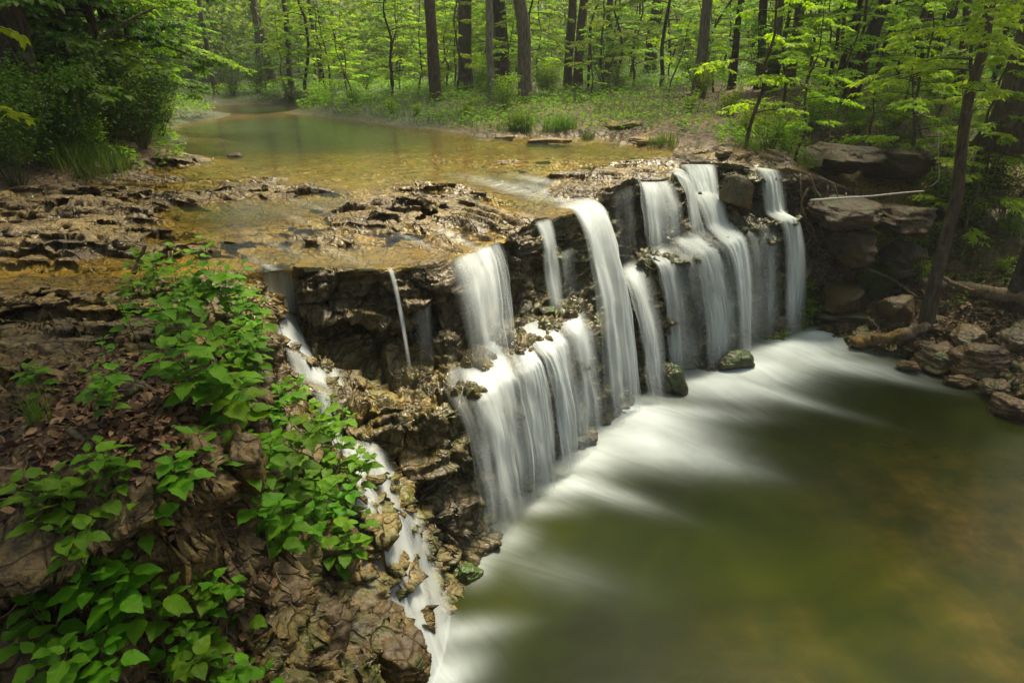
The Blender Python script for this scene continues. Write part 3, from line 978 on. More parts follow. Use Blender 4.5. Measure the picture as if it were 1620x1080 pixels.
# ------------------------------------------------------------------ stream water on the shelf
tw = np.radians(np.linspace(-48, 24, 340))
rw = np.geomspace(4.6, 46, 330)
wx = (rw[:, None] * np.sin(tw)[None])
wy = (rw[:, None] * np.cos(tw)[None])
wz = WAT(wx, wy)
dd, sdv = poly_dist(wx.ravel(), wy.ravel(), [(-12, 5.2), (-4.0, 4.9), (-2.6, 5.2), (-2.3, 5.75)] + [tuple(p) for p in _lip[8::8]] + [(6.2, 11.6), (9, 12.2)])
sdw = (dd * sdv).reshape(wx.shape)
# the sheet bends over the lip
wz = wz - np.clip(-sdw + .02, 0, 1) ** 2 * 3 * (wx > -1.9)
bz = HUPF(wx.ravel(), wy.ravel()).reshape(wx.shape)
depth = np.clip(wz - bz, 0, 1)
foam = np.zeros(wx.shape)


def blob(a, px, py, z, rx, ry, amt, ang=-45, W=(None, None)):
    gx, gy = ground(px, py, z)
    ca, sa = math.cos(math.radians(ang)), math.sin(math.radians(ang))
    dx, dy = W[0] - gx, W[1] - gy
    u, v = dx * ca + dy * sa, -dx * sa + dy * ca
    return np.maximum(a, amt * np.exp(-(u / rx) ** 2 - (v / ry) ** 2))


for b in [(705, 373, -.2, .5, .09, .6), (650, 380, -.18, .4, .05, .3), (815, 300, -.07, .8, .20, .42), (880, 310, -.1, .7, .18, .5), (905, 320, -.11, .4, .2, .5),
          (850, 284, -.02, .4, .14, .4), (520, 335, -.08, .9, .06, .12), (570, 350, -.1, .8, .05, .15), (480, 350, -.1, .5, .05, .14),
          (420, 420, -.15, .3, .04, .35), (530, 400, -.16, .5, .05, .14), (1100, 256, -.02, .35, .25, 1), (1200, 268, -.02, .2, .15, .6), (430, 385, -.13, .6, .05, .14)]:
    foam = blob(foam, *b, W=(wx, wy))
keep = (sdw > np.where(wx > -1.9, -.07, -.01))
F = grid_faces(len(rw), len(tw))
vk = keep.ravel()
F = F[vk[F].all(1)]
# drop far cells hidden under the banks
bh = bz.ravel()
F = F[(bh[F].min(1) < .25)]
used = np.unique(F)
remap = np.full(wx.size, -1)
remap[used] = np.arange(len(used))
SV = np.stack([wx.ravel(), wy.ravel(), wz.ravel()], 1)[used]
stream = link('stream_water', mesh_from('stream_water', SV, remap[F][:, ::-1], M['stream'], dict(depth=depth.ravel()[used], foam=foam.ravel()[used])), kind='structure')

# ------------------------------------------------------------------ plunge pool
gx, gy = np.meshgrid(np.linspace(-2.2, 9.5, 420), np.linspace(-.5, 11, 420), indexing='ij')
pf = np.zeros(gx.shape)
base_line = stations(np.linspace(1, 20.5, 120))[:, 5, :2]
bd, bs = poly_dist(gx.ravel(), gy.ravel(), [tuple(p) for p in base_line])
bd = (bd * -bs).reshape(gx.shape)
flow = bd
# coordinate along the base line for streaks
al = np.argmin(((gx[..., None] - base_line[None, None, ::4, 0]) ** 2 + (gy[..., None] - base_line[None, None, ::4, 1]) ** 2), -1).astype(float) * .3
for _ in range(20):
    al[1:-1, 1:-1] = (al[:-2, 1:-1] + al[2:, 1:-1] + al[1:-1, :-2] + al[1:-1, 2:]) / 4


def blob2(px, py, rx, ry, amt, ang):
    global pf
    x0, y0 = ground(px, py, POOL)
    ca, sa = math.cos(math.radians(ang)), math.sin(math.radians(ang))
    u, v = (gx - x0) * ca + (gy - y0) * sa, -(gx - x0) * sa + (gy - y0) * ca
    pf = 1 - (1 - pf) * (1 - amt * np.exp(-(np.abs(u / rx)) ** 1.8 - (np.abs(v / ry)) ** 1.8))


for b in [(1270, 550, .9, .38, .9, 15), (1190, 585, .8, .42, .9, 5), (1130, 612, .7, .35, .8, -10), (1330, 575, .8, .26, .5, -20), (1040, 668, .55, .4, .85, -30),
          (1030, 705, .6, .34, .8, -20), (1110, 725, .5, .2, .35, -25), (930, 725, .5, .3, .6, 40), (950, 775, .5, .14, .35, -30), (890, 770, .3, .16, .45, 20),
          (850, 800, .3, .14, .32, 0), (800, 850, .22, .2, .3, 0), (755, 890, .14, .22, .32, 0), (712, 1000, .12, .35, .42, -80), (700, 1070, .16, .25, .6, -60),
          (1090, 650, .6, .2, .45, -10), (1230, 625, .7, .13, .32, -35), (980, 650, .45, .3, .6, 45), (860, 900, .5, .22, .08, -20), (1290, 530, .4, .25, .8, 20), (1400, 595, .6, .14, .22, -30)]:
    blob2(*b)
pf *= sstep(-.7, .0, bd + .6)
shal = np.zeros(gx.shape)
for px, py, r, a in [(1560, 820, 1.1, 1), (1600, 1000, .7, .7), (1480, 900, .6, .6), (1500, 780, .7, .5), (1250, 1040, .6, .35)]:
    x0, y0 = ground(px, py, POOL)
    shal = np.maximum(shal, a * np.exp(-((gx - x0) ** 2 + (gy - y0) ** 2) / r ** 2))
mound = .06 * sstep(.4, 1, pf)
gz = POOL + mound
pool = link('pool_water', mesh_from('pool_water', np.stack([gx, gy, gz], -1).reshape(-1, 3), grid_faces(420, 420), M['pool'],
            dict(foam=np.clip(pf, 0, 1).ravel(), shallow=shal.ravel(), flowu=al.ravel(), flowv=flow.ravel())), kind='structure')


# ------------------------------------------------------------------ waterfalls
def para(a, b, n, p=2.0, first=False):
    f = np.linspace(0, 1, n)[(0 if first else 1):]
    out = a[:, None] * (1 - f)[None, :, None] + b[:, None] * f[None, :, None]
    out[..., 2] = a[:, None, 2] + (b[:, None, 2] - a[:, None, 2]) * (f ** p)[None]
    return out


def fall(name, label, s0, s1, legs, dens=.9, thin=.5, layers=2, nu=None, spread=0.0, patch=.5, edge=.36, tail=.25, head=.09, group=None):
    """A sheet of water between two stations: legs = list of (profile index, outward offset, z offset, curve) it passes through."""
    V, FF, A, n0 = [], [], {k: [] for k in ('fu', 'fv', 'dens', 'seed', 'thin')}, 0
    width = max(.02, float(np.linalg.norm(stations([s0])[0, 0] - stations([s1])[0, 0])))
    nu = nu or int(max(6, min(90, width / .012)))
    for L in range(layers):
        ss = np.linspace(s0, s1, nu)
        pr = stations(ss)
        n = lip_normal(ss)
        nm = n.mean(0)
        n = n * .35 + nm * .65
        n3 = np.concatenate([n, np.zeros((nu, 1))], 1)
        ts = np.array([-nm[1], nm[0], 0])
        lat = (np.linspace(-.5, .5, nu))[:, None] * ts[None] * -1
        wig = fbm(ss * 4 + L * 7.7, ss * 0 + L, oct=2)[:, None] * n3
        pts = []
        row = None
        tot = len(legs)
        for j, (pi, off, dz, curve) in enumerate(legs):
            if isinstance(pi, tuple):
                q = pr[:, pi[0]] * (1 - pi[1]) + pr[:, pi[0] + 1] * pi[1]
            else:
                q = pr[:, pi]
            q = q + n3 * (off - L * .035 * (j > 0)) + wig * .10 * min(1, j * .6) + np.array([0, 0, dz]) + lat * spread * (j / max(1, tot - 1))
            if pi == 5:
                q[:, 2] = POOL + .03
            if row is None:
                pts.append(q[:, None])
            else:
                pts.append(para(row, q, 22 if curve > 1.2 else 10, curve))
            row = q
        P = np.concatenate(pts, 1)
        nv = P.shape[1]
        # ease the corners
        for _ in range(2):
            P[:, 1:-1] = (P[:, :-2] + 2 * P[:, 1:-1] + P[:, 2:]) / 4
        seglen = np.linalg.norm(np.diff(P, axis=1), axis=2)
        vv = np.concatenate([np.zeros((nu, 1)), np.cumsum(seglen, 1)], 1)
        uu = np.linspace(0, width, nu)[:, None] * np.ones(nv)
        e = np.minimum(uu, width - uu) / width
        jag = .5 + .5 * fbm(np.linspace(0, 6, nv)[None] * .7 + 0 * uu, uu * 1.5 + L * 5 + s0, oct=2)
        ew = edge * (.35 + 1.3 * jag)
        pt = np.clip(1 - patch + patch * (.5 + 2.6 * fbm(ss[:, None] * 1.9 + s0 + 0 * vv, vv * .35, oct=3)) * 1.15, .06, 1)
        dn = sstep(0, 1, e / np.maximum(ew, 1e-3)) * pt
        vt = vv / vv[:, -1:]
        P = P + n3[:, None] * (fbm(uu * 3.2 + s0, vv * 1.1 + L, oct=3) * .11 * sstep(.1, .4, vv))[..., None]
        dn = dn * sstep(0, 1, vt / (head * (.5 + 1.6 * jag))) * (1 - .75 * sstep(1 - tail, 1, vt))
        V.append(P.reshape(-1, 3))
        FF.append(grid_faces(nu, nv) + n0)
        n0 += nu * nv
        A['fu'].append(uu.ravel())
        A['fv'].append(vv.ravel())
        A['dens'].append((dn * dens * (1 if L == 0 else .8)).ravel())
        A['seed'].append(np.full(nu * nv, s0 * 3.1 + L * .05))
        A['thin'].append(np.full(nu * nv, thin if L == 0 else min(1, thin + .15)))
    me = mesh_from(name, np.concatenate(V), np.concatenate(FF), M['fall'], {k: np.concatenate(a) for k, a in A.items()})
    return link(name, me, label=label, category='waterfall', group=group)


G = 'waterfalls over the rock ledge'
UPS = (0, -.22, .012, 1)
LIP = (0, .03, .012, 1)
# middle group
fall('waterfall', 'fan of separate white strands falling from the low left lip onto the mid ledge', 3.88, 6.35, [(0, -.04, .0, 1), (0, .05, -.01, 1), ((3, .45), .12, .03, 2)], .9, 1.0, 3, 110, .4, group=G)
fall('waterfall', 'broad white veil pouring off the mid ledge down to the pool', 3.75, 9.2, [(3, -.02, .03, 1), ((3, .5), .0, .04, 1), (4, .07, .04, 1), (5, .22, 0, 1.9)], 1.0, .97, 3, 170, .1, patch=.85, edge=.1, group=G)
fall('waterfall', 'slim white ribbon falling down the dark block left of the great curtain', 8.15, 8.55, [LIP, ((3, .1), .12, .03, 2)], .85, .35, 2, edge=.3, group=G)
fall('waterfall', 'row of hair-thin trickles on the dark block beside the great curtain', 8.6, 9.05, [(1, .05, .0, 1), (3, .05, .0, 1.6)], .55, 1.0, 2, group=G)
fall('waterfall', 'great smooth white curtain falling in one arc from the middle lip to the pool', 9.05, 10.5, [(0, -.3, .02, 1), (0, .02, .015, 1), (5, .16, 0, 2)], .97, .5, 2, 80, .2, patch=.2, edge=.22, group=G)
fall('waterfall', 'shorter white strand springing from a knob beside the great curtain', 10.35, 11.55, [(2, .22, -.05, 1), (2, .36, -.10, 1), (5, .28, 0, 2)], .92, .6, 3, 60, .2, edge=.35, group=G)
fall('waterfall', 'faint trickles down the dry pillar between the great curtain and the far falls', 11.2, 11.9, [(0, .05, -.05, 1), (3, .06, 0, 1.6)], .35, 1.0, 1, 40, group=G)
# far group
fall('waterfall', 'leftmost white fall of the far group, dropping from the pillar to its ledge', 12.45, 14.3, [(0, -.2, .015, 1), (0, .03, .012, 1), ((3, .35), .08, .03, 2)], .97, .65, 3, 80, .0, patch=.35, group=G)
fall('waterfall', 'white threads running off the far ledge beside the great curtain', 12.3, 14.1, [(3, .05, .03, 1), (4, .03, .02, 1), (5, .1, 0, 1.8)], .75, 1.0, 2, 70, group=G)
fall('waterfall', 'white strand from the far ledge that lands on a low mossy rock', 14.0, 15.3, [(3, -.05, .03, 1), (4, .04, .03, 1), (5, .2, 0, 1.9)], .97, .65, 3, 60, group=G)
fall('waterfall', 'small white spout dropping in the slot behind the far left fall', 14.7, 15.5, [(0, -.1, .01, 1), (0, .05, .0, 1), ((3, .4), .05, .03, 2)], .9, .45, 2, 40, edge=.2, group=G)
fall('waterfall', 'strongest far fall, stepping down in three white leaps left of the mossy boulder', 15.55, 17.35, [(0, -.4, .015, 1), (0, .05, .015, 1), ((2, .1), .1, .05, 1.6), ((3, .2), .1, .06, 1.8), (4, .06, .05, 1), (5, .25, 0, 1.9)], 1.0, .4, 3, 90, .15, patch=.25, group=G)
fall('waterfall', 'sheer veil of fine threads wetting the stepped rock between the far falls', 12.4, 18.9, [(3, .0, .0, 1), (4, .05, .0, 1), (5, .12, 0, 1.8)], .5, 1.0, 2, 150, patch=.7, group=G)
fall('waterfall', 'thin white threads on the wet wall right of the strongest far fall', 17.2, 19.2, [(4, .03, .0, 1), (5, .1, 0, 1.7)], .62, 1.0, 2, 80, group=G)
fall('waterfall', 'far right white fall beside the dirt bank, breaking once on a green ledge', 18.95, 20.2, [(0, -.25, .015, 1), (0, .03, .012, 1), ((3, .2), .05, .04, 2), (4, .04, .04, 1), (5, .15, 0, 1.9)], 1.0, .5, 3, 70, .1, patch=.3, group=G)
# left group
fall('waterfall', 'single thin thread of water dropping from the dark overhang', 2.18, 2.36, [(0, .02, .01, 1), ((3, .15), .12, .03, 1.9)], .65, .25, 2, 10, edge=.35, group=G)
fall('waterfall', 'sparse faint threads under the dark overhang', 2.6, 3.4, [(1, .02, .15, 1), (3, .05, .0, 1.5)], .3, 1.0, 1, 50, group=G)


def ribbon_on_ground(name, label, rows, dens, thin, layers=2, nu=40, lift=.02, head=.06, tail=.06, edge=.2):
    """Water hugging the rock: rows = (xy left, xy right) downhill, draped on the terrain."""
    V, FF, A, n0 = [], [], {k: [] for k in ('fu', 'fv', 'dens', 'seed', 'thin')}, 0
    rows = np.array(rows, float)
    m = len(rows)
    for L in range(layers):
        q = np.linspace(0, m - 1, 26 * (m - 1))
        i = np.clip(np.floor(q).astype(int), 0, m - 2)
        f = (q - i)[:, None, None]
        p0, p1, p2, p3 = rows[np.clip(i - 1, 0, m - 1)], rows[i], rows[i + 1], rows[np.clip(i + 2, 0, m - 1)]
        R = .5 * (2 * p1 + (p2 - p0) * f + (2 * p0 - 5 * p1 + 4 * p2 - p3) * f ** 2 + (3 * p1 - p0 - 3 * p2 + p3) * f ** 3)
        u = np.linspace(0, 1, nu)
        xy = R[None, :, 0] * (1 - u)[:, None, None] + R[None, :, 1] * u[:, None, None]
        z = height(xy[..., 0].ravel(), xy[..., 1].ravel())[0].reshape(xy.shape[:2])
        for _ in range(60):
            z[1:-1, 1:-1] = np.maximum(z[1:-1, 1:-1] - .0012, (z[:-2, 1:-1] + z[2:, 1:-1] + z[1:-1, :-2] + z[1:-1, 2:]) / 4)
        z = np.maximum(z + lift * (1 + L), POOL + .02)
        P = np.concatenate([xy, z[..., None]], 2)
        nv = P.shape[1]
        sl = np.linalg.norm(np.diff(P, axis=1), axis=2)
        vv = np.concatenate([np.zeros((nu, 1)), np.cumsum(sl, 1)], 1)
        wd = np.linalg.norm(R[:, 1] - R[:, 0], axis=1)
        uu = u[:, None] * wd[None]
        e = np.minimum(u, 1 - u)[:, None] * np.ones(nv)
        vt = vv / vv[:, -1:]
        dn = sstep(0, edge, e) * sstep(0, head, vt) * (1 - sstep(1 - tail, 1, vt))
        slope = np.clip(np.abs(np.gradient(P[..., 2], axis=1)) / (np.concatenate([sl, sl[:, -1:]], 1) + 1e-6), 0, 1)
        dn *= .6 + .4 * sstep(.1, .6, slope)
        V.append(P.reshape(-1, 3))
        FF.append(grid_faces(nu, nv) + n0)
        n0 += nu * nv
        for k, a in (('fu', uu), ('fv', vv), ('dens', dn * dens), ('seed', np.full((nu, nv), 3.3 + L * 5 + len(name))), ('thin', np.full((nu, nv), thin))):
            A[k].append(a.ravel())
    me = mesh_from(name, np.concatenate(V), np.concatenate(FF), M['fall'], {k: np.concatenate(a) for k, a in A.items()})
    return link(name, me, label=label, category='waterfall', group=G)


ribbon_on_ground('waterfall', 'small white step of water beside the leafy bush at the left end of the ledge',
                 [((-2.4, 6.3), (-2.08, 6.3)), ((-2.35, 6.05), (-2.0, 6.06)), ((-2.26, 5.85), (-1.92, 5.9)), ((-2.16, 5.7), (-1.76, 5.78)), ((-2.1, 5.5), (-1.52, 5.62)), ((-1.9, 5.15), (-1.45, 5.35)), ((-1.75, 4.95), (-1.35, 5.1))], .9, .98, 2, lift=.012)
ribbon_on_ground('waterfall', 'nearest white cascade sliding down a sloping rock to the pool',
                 [((-1.66, 5.0), (-1.3, 5.12)), ((-1.46, 4.5), (-1.0, 4.74)), ((-1.26, 4.08), (-.68, 4.45)), ((-1.06, 3.74), (-.42, 4.12)), ((-.92, 3.42), (-.32, 3.8)), ((-.66, 3.1), (-.2, 3.42))], .8, 1.0, 2, 70, lift=.03, edge=.3)


# ------------------------------------------------------------------ boulders and loose rocks
def rock_mesh(name, dims, seed, mat, cuts=9, n=34, rough=.10):
    r = np.random.default_rng(seed)
    u = np.linspace(0, PI, n)
    v = np.linspace(0, 2 * PI, 2 * n, endpoint=False)
    D = np.stack([np.sin(u)[:, None] * np.cos(v)[None], np.sin(u)[:, None] * np.sin(v)[None], np.cos(u)[:, None] * np.ones(2 * n)[None]], -1)
    R = np.full(D.shape[:2], 1.25)
    for _ in range(cuts):
        c = r.normal(size=3)
        c /= np.linalg.norm(c)
        k = D @ c
        R = np.minimum(R, np.where(k > .05, r.uniform(.72, .98) / np.maximum(k, .05), 9))
    for ax in range(3):
        R = np.minimum(R, .95 / np.maximum(np.abs(D[..., ax]), .05))
    P = D * R[..., None]
    nz = fbm(P[..., 0] * 1.7 + seed, P[..., 1] * 1.7, P[..., 2] * 1.7, oct=5, gain=.6) * rough * 2 + (terrace(fbm(P[..., 0] * .6 + seed, P[..., 1] * .6, P[..., 2] * 4, oct=2) * .3 + 1, .08) - 1) * rough * 3
    P = P * (1 + nz)[..., None] * np.array(dims)[None, None]
    V = P.reshape(-1, 3)
    m = 2 * n
    i = np.arange(n - 1)[:, None] * m
    j = np.arange(m)[None]
    F = np.stack([(i + j).ravel(), (i + m + j).ravel(), (i + m + (j + 1) % m).ravel(), (i + (j + 1) % m).ravel()], 1)
    return mesh_from(name, V, F, mat)


def rock(px, py, z, dims, seed, mat, label, cat='rock', rz=0., tilt=(0, 0), sink=0.0, xy=None, **kw):
    x, y = xy if xy else ground(px, py, z)
    o = link('boulder' if cat == 'boulder' else 'rock', rock_mesh('rock', dims, seed, M[mat], **kw), None, (x, y, z - sink), label=label, category=cat)
    o.rotation_euler = (tilt[0], tilt[1], rz)
    return o


rock(0, 0, -.28, (.20, .26, .26), 3, 'boulder', 'big blocky mossy boulder standing between the two far right falls', 'boulder', .5, (.1, .1), xy=(3.30, 10.02), rough=.06)
rock(1340, 502, -2.28, (.52, .34, .15), 8, 'greenrock', 'flat bright green mossy rock at the foot of the dirt bank', 'rock', -.2)
rock(1418, 492, -2.02, (.27, .25, .24), 12, 'darkrock', 'squarish brown boulder left of the leaning tree on the right bank', 'boulder', .4, rough=.07)
rock(1560, 560, -2.08, (.46, .34, .19), 15, 'shorerock', 'large dark pitted rock on the right shore beneath the log', 'boulder', .2, sink=.05, rough=.17, n=56, cuts=14)
rock(1600, 640, -2.28, (.20, .22, .14), 17, 'shorerock', 'small knobbly rock at the water line by the right edge', 'rock', .8, sink=.05, rough=.16, n=48)
rock(1490, 560, -2.2, (.36, .30, .16), 19, 'shorerock', 'broad dark rock with a sandy lip right beside the wet log', 'rock', .1, sink=.05, rough=.16, n=50)
rock(1330, 470, -1.95, (.36, .30, .20), 41, 'darkrock', 'dark angular rock half buried in the dirt bank', 'rock', .8)
rock(0, 0, -2.30, (.26, .18, .14), 21, 'greenrock', 'low mossy rock hit by the far falls in the pool', 'rock', .2, xy=(3.05, 8.5))
rock(0, 0, -2.28, (.13, .24, .24), 22, 'greenrock', 'dark mossy stub of rock between the great curtain and the far falls', 'rock', .7, xy=(2.05, 7.85))
rock(0, 0, -1.05, (.10, .10, .10), 25, 'greenrock', 'small mossy stone on the mid ledge behind the slim ribbon', 'rock', .2, xy=(.40, 7.05))
rock(985, 200, .16, (.42, .36, .12), 27, 'palerock', 'pale flat-topped rock on the far shore beside the grass tufts', 'rock', .1)
rock(1030, 222, .06, (.50, .30, .07), 28, 'palerock', 'long low pale slab at the edge of the golden shallows', 'rock', -.1)
rock(870, 222, .02, (.45, .22, .05), 31, 'palerock', 'thin pale slab just above the water near the far shore', 'rock', .1)
rock(800, 217, .01, (.22, .12, .04), 32, 'palerock', 'small pale stone alone in the golden shallows', 'rock', .0)
rock(1150, 243, .12, (.22, .16, .10), 33, 'tanrock', 'brown rock on the grassy rim above the far falls', 'rock', .4)
rock(1075, 246, .02, (.14, .12, .08), 34, 'tanrock', 'dark wet stone at the head of the strongest far fall', 'rock', .9)
rock(370, 247, .0, (.14, .08, .05), 36, 'darkrock', 'lone dark stone in the quiet green water', 'rock', 0)
for i_, (px_, py_, z_, dm, mt_, lb_) in enumerate([
        (1335, 335, -.66, (.62, .55, .22), 'bankrock', 'flat brown ledge slab carrying the near end of the pale pole'),
        (1425, 345, -.80, (.60, .50, .26), 'bankrock', 'flat brown ledge slab under the far end of the pale pole'),
        (1350, 392, -1.2, (.42, .40, .30), 'bankrock', 'dark block set in the bank below the ledge slabs'),
        (1430, 405, -1.4, (.42, .36, .26), 'bankrock', 'dark block between the ledge slabs and the forked branch'),
        (1330, 248, -.06, (.70, .5, .24), 'bankrock', 'long shadowed outcrop in the undergrowth behind the pale pole'),
        (1420, 256, -.16, (.65, .5, .26), 'bankrock', 'second shadowed outcrop in the undergrowth, nearer the crooked tree'),
        (1440, 575, -2.3, (.16, .12, .08), 'shorerock', 'small stone on the sandy shore below the root stump'),
        (1520, 600, -2.32, (.20, .15, .09), 'shorerock', 'flat stone on the sandy shore in front of the large pitted rock'),
        (1575, 610, -2.25, (.16, .15, .11), 'shorerock', 'angular stone between the pitted rock and the rounded rock'),
        (1530, 530, -1.98, (.26, .2, .14), 'tanrock', 'brown broken stone on the litter above the pitted rock'),
        (1600, 540, -1.95, (.25, .2, .16), 'shorerock', 'broken stone at the right edge above the pitted rock'),
        (1465, 545, -2.15, (.15, .14, .1), 'shorerock', 'dark stone tucked under the root stump'),
        (1330, 515, -2.3, (.14, .12, .08), 'darkrock', 'wet dark stone at the tip of the green mossy rock'),
        (1300, 495, -2.28, (.2, .16, .12), 'greenrock', 'mossy stone at the foot of the far right fall'),
        (735, 905, -2.36, (.12, .14, .1), 'greenrock', 'wet mossy stone at the water line under the broad veil'),
        ]):
    rock(px_, py_, z_, dm, 120 + i_, mt_, lb_, 'rock', .4 * i_, (.05, .08), sink=.03, cuts=15, rough=.15, n=50)
# foreground rocks below the bush
rock(440, 955, -1.12, (.24, .22, .26), 44, 'tanrock', 'large pale-faced angular block under the plants in front of the cascade', 'boulder', .6, (.1, -.2), rough=.07, cuts=12, n=60)
rock(530, 860, -1.30, (.20, .24, .18), 47, 'tanrock', 'ochre rock on the bank beside the cascade, below the bush', 'rock', .3, (.2, .1), rough=.09, n=54)
rock(605, 1035, -1.95, (.26, .30, .22), 51, 'tanrock', 'rough brown rock jutting into the pool at the bottom of the photo', 'boulder', .5, (.1, .25), rough=.11, n=70)
rock(500, 1010, -1.45, (.16, .2, .2), 53, 'darkrock', 'dark cracked rock wedged between the two large foreground blocks', 'rock', 1.2, (.1, .2), rough=.1, n=50)
rock(215, 625, -.02, (.11, .09, .09), 55, 'darkrock', 'knobbly grey stone among the dead leaves on the left bank', 'rock', .3, rough=.14, n=40)
rock(320, 595, -.04, (.07, .06, .04), 57, 'tanrock', 'small brown stone in the leaves beside the bush', 'rock', .3, n=26)
rock(60, 690, .0, (.26, .18, .05), 59, 'darkrock', 'flat grey stone lying at the left edge of the leaf litter', 'rock', .2, n=40)
rock(40, 1040, -.62, (.20, .16, .18), 61, 'darkrock', 'shadowed rock in the bottom left corner', 'rock', .2, n=40)
rock(385, 735, -.2, (.10, .09, .16), 62, 'tanrock', 'tan rock post at the lip of the leafy bank', 'rock', .2, n=40, rough=.12)

# ------------------------------------------------------------------ trees
def bent(p0, p1, n, wob, seed, bow=(0, 0, 0)):
    f = np.linspace(0, 1, n)[:, None]
    P = np.array(p0, float) * (1 - f) + np.array(p1, float) * f
    P += np.array(bow, float) * np.sin(f * PI)
    k = np.linspace(0, 1, n)
    for ax in range(3):
        P[:, ax] += wob * fbm(k * 3.1 + seed * 1.7, np.full(n, ax * 5.3 + seed), oct=3) * np.minimum(1, k * 4)
    return P


def unit(a):
    return a / (np.linalg.norm(a, axis=-1, keepdims=True) + 1e-9)


def spray(mb, tw_, base, az, length, r, leafL, density=1.0, drop=.25, slope=.25, tint0=.0, tr=.010):
    """One near-horizontal branch with side twigs carrying leaves in a flat layer."""
    n = 9
    f = np.linspace(0, 1, n)
    d = np.array([math.cos(az), math.sin(az)])
    P = np.zeros((n, 3))
    P[:, :2] = base[:2] + d[None] * (f * length)[:, None]
    P[:, 2] = base[2] + slope * length * f - drop * length * f ** 2
    P[:, :2] += r.normal(0, .03 * length, (n, 2)) * f[:, None]
    tw_.tube(P, tr * (1 - .8 * f) * (.6 + length * .5), 4, cap=False)
    pos, dr = [], []
    for k in range(int(5 + length * 7 * density)):
        t = r.uniform(.22, 1)
        b = np.array([np.interp(t, f, P[:, j]) for j in range(3)])
        sgn = 1 if k % 2 else -1
        a2 = az + sgn * r.uniform(.5, 1.1)
        tl = length * r.uniform(.18, .42) * (1.15 - .6 * t)
        m = max(3, int(tl / (leafL * .55) * density))
        q = np.linspace(.1, 1, m)
        dd_ = np.array([math.cos(a2), math.sin(a2), r.uniform(-.18, .1)])
        tp = b + dd_ * tl
        for s_ in (1, -1):
            pos.append(b + q[:, None] * (tp - b) - np.array([0, 0, 1])[None] * (q ** 2)[:, None] * tl * .15)
            aa = a2 + s_ * .9 + r.normal(0, .25, m)
            dr.append(np.stack([np.cos(aa), np.sin(aa), r.normal(-.3, .22, m)], 1))
    pos, dr = np.concatenate(pos), np.concatenate(dr)
    nn = np.stack([r.normal(0, .55, len(pos)), r.normal(-.15, .55, len(pos)), np.ones(len(pos))], 1)
    mb.leaves(pos, dr, nn, leafL * r.uniform(.7, 1.25, len(pos)), leafL * .55 * r.uniform(.8, 1.2, len(pos)), np.clip(tint0 + r.uniform(0, .7, len(pos)), 0, 1))


def sapling_parts(seed, h, nb, leafL, barkm, leafm, lean=.1, lo=.18, blen=1.0, dens=1.35):
    r = np.random.default_rng(seed)
    tr = MB()
    top = (r.normal(0, lean) * h, r.normal(0, lean) * h, h)
    P = bent((0, 0, -.1), top, 16, .10 * h, seed)
    P[:, :2] -= P[0, :2]
    tr.tube(P, np.linspace(.012 * h * .9 + .004, .006, 16), 6)
    cr, tw_ = MB(), tr
    for k in range(nb):
        t = lo + (1 - lo) * (k + r.uniform(0, .9)) / nb
        b = np.array([np.interp(t, np.linspace(0, 1, 16), P[:, j]) for j in range(3)])
        spray(cr, tw_, b, k * 2.4 + r.uniform(-.5, .5), blen * h * .30 * (1.25 - .8 * t) * r.uniform(.7, 1.3), r, leafL, dens, r.uniform(.15, .45), r.uniform(.1, .45), r.uniform(-.1, .35), .012)
    return tr.mesh('sapling_trunk', barkm), cr.mesh('sapling_crown', leafm, False)


def make_sapling(name, label, cat, parts, loc, group):
    t = thing(name, label, cat, loc, 0, group)
    link('trunk', parts[0], t)
    link('crown', parts[1], t)
    return t


def shrub_parts(seed, h, nst, leafL, leafm, spread=.7, dens=1.0):
    r = np.random.default_rng(seed)
    st, cr = MB(), MB()
    for k in range(nst):
        a = k * 2.4 + r.uniform(-.4, .4)
        hh = h * r.uniform(.55, 1.1)
        o = spread * h * r.uniform(.15, .6)
        P = bent((0.03 * math.cos(a), .03 * math.sin(a), -.05), (o * math.cos(a), o * math.sin(a), hh), 8, .08 * h, seed + k)
        st.tube(P, np.linspace(.008, .003, 8), 4, cap=False)
        m = int(14 * dens * (hh / .6))
        q = r.uniform(.2, 1, m) ** .8
        pos = np.stack([np.interp(q, np.linspace(0, 1, 8), P[:, j]) for j in range(3)], 1)
        for rep in range(3):
            aa = r.uniform(0, 2 * PI, m)
            off = np.stack([np.cos(aa), np.sin(aa), r.uniform(-.2, .3, m)], 1)
            p2 = pos + off * (r.uniform(0, .16, m) * h)[:, None]
            nn = np.stack([r.normal(0, .6, m), r.normal(-.2, .6, m), np.ones(m)], 1)
            off[:, 2] -= .2
            cr.leaves(p2, off, nn, leafL * r.uniform(.6, 1.25, m), leafL * .55 * r.uniform(.8, 1.2, m), np.clip(r.uniform(0, 1, m) * .8 + .25 * (q - .5), 0, 1))
    return st.mesh('shrub_stem', M['stem']), cr.mesh('shrub_foliage', leafm, False)


def crown_mesh(seed, pts, leafL, per, spread, mat):
    r = np.random.default_rng(seed)
    mb = MB()
    for p in pts:
        for c in range(4):
            ctr = np.array(p) + r.normal(0, spread * .8, 3) * np.array([1, 1, .6])
            n = per // 4
            pos = ctr + r.normal(0, spread * .42, (n, 3)) * np.array([1, 1, .45])
            a = r.uniform(0, 2 * PI, n)
            d = np.stack([np.cos(a), np.sin(a), r.normal(-.35, .3, n)], 1)
            nn = np.stack([r.normal(0, .35, n), r.normal(0, .35, n), np.ones(n)], 1)
            mb.leaves(pos, d, nn, leafL * r.uniform(.7, 1.3, n), leafL * .6, np.clip(r.uniform(0, .8, n) + r.uniform(-.2, .2), 0, 1))
    return mb.mesh('tree_crown', mat, False)


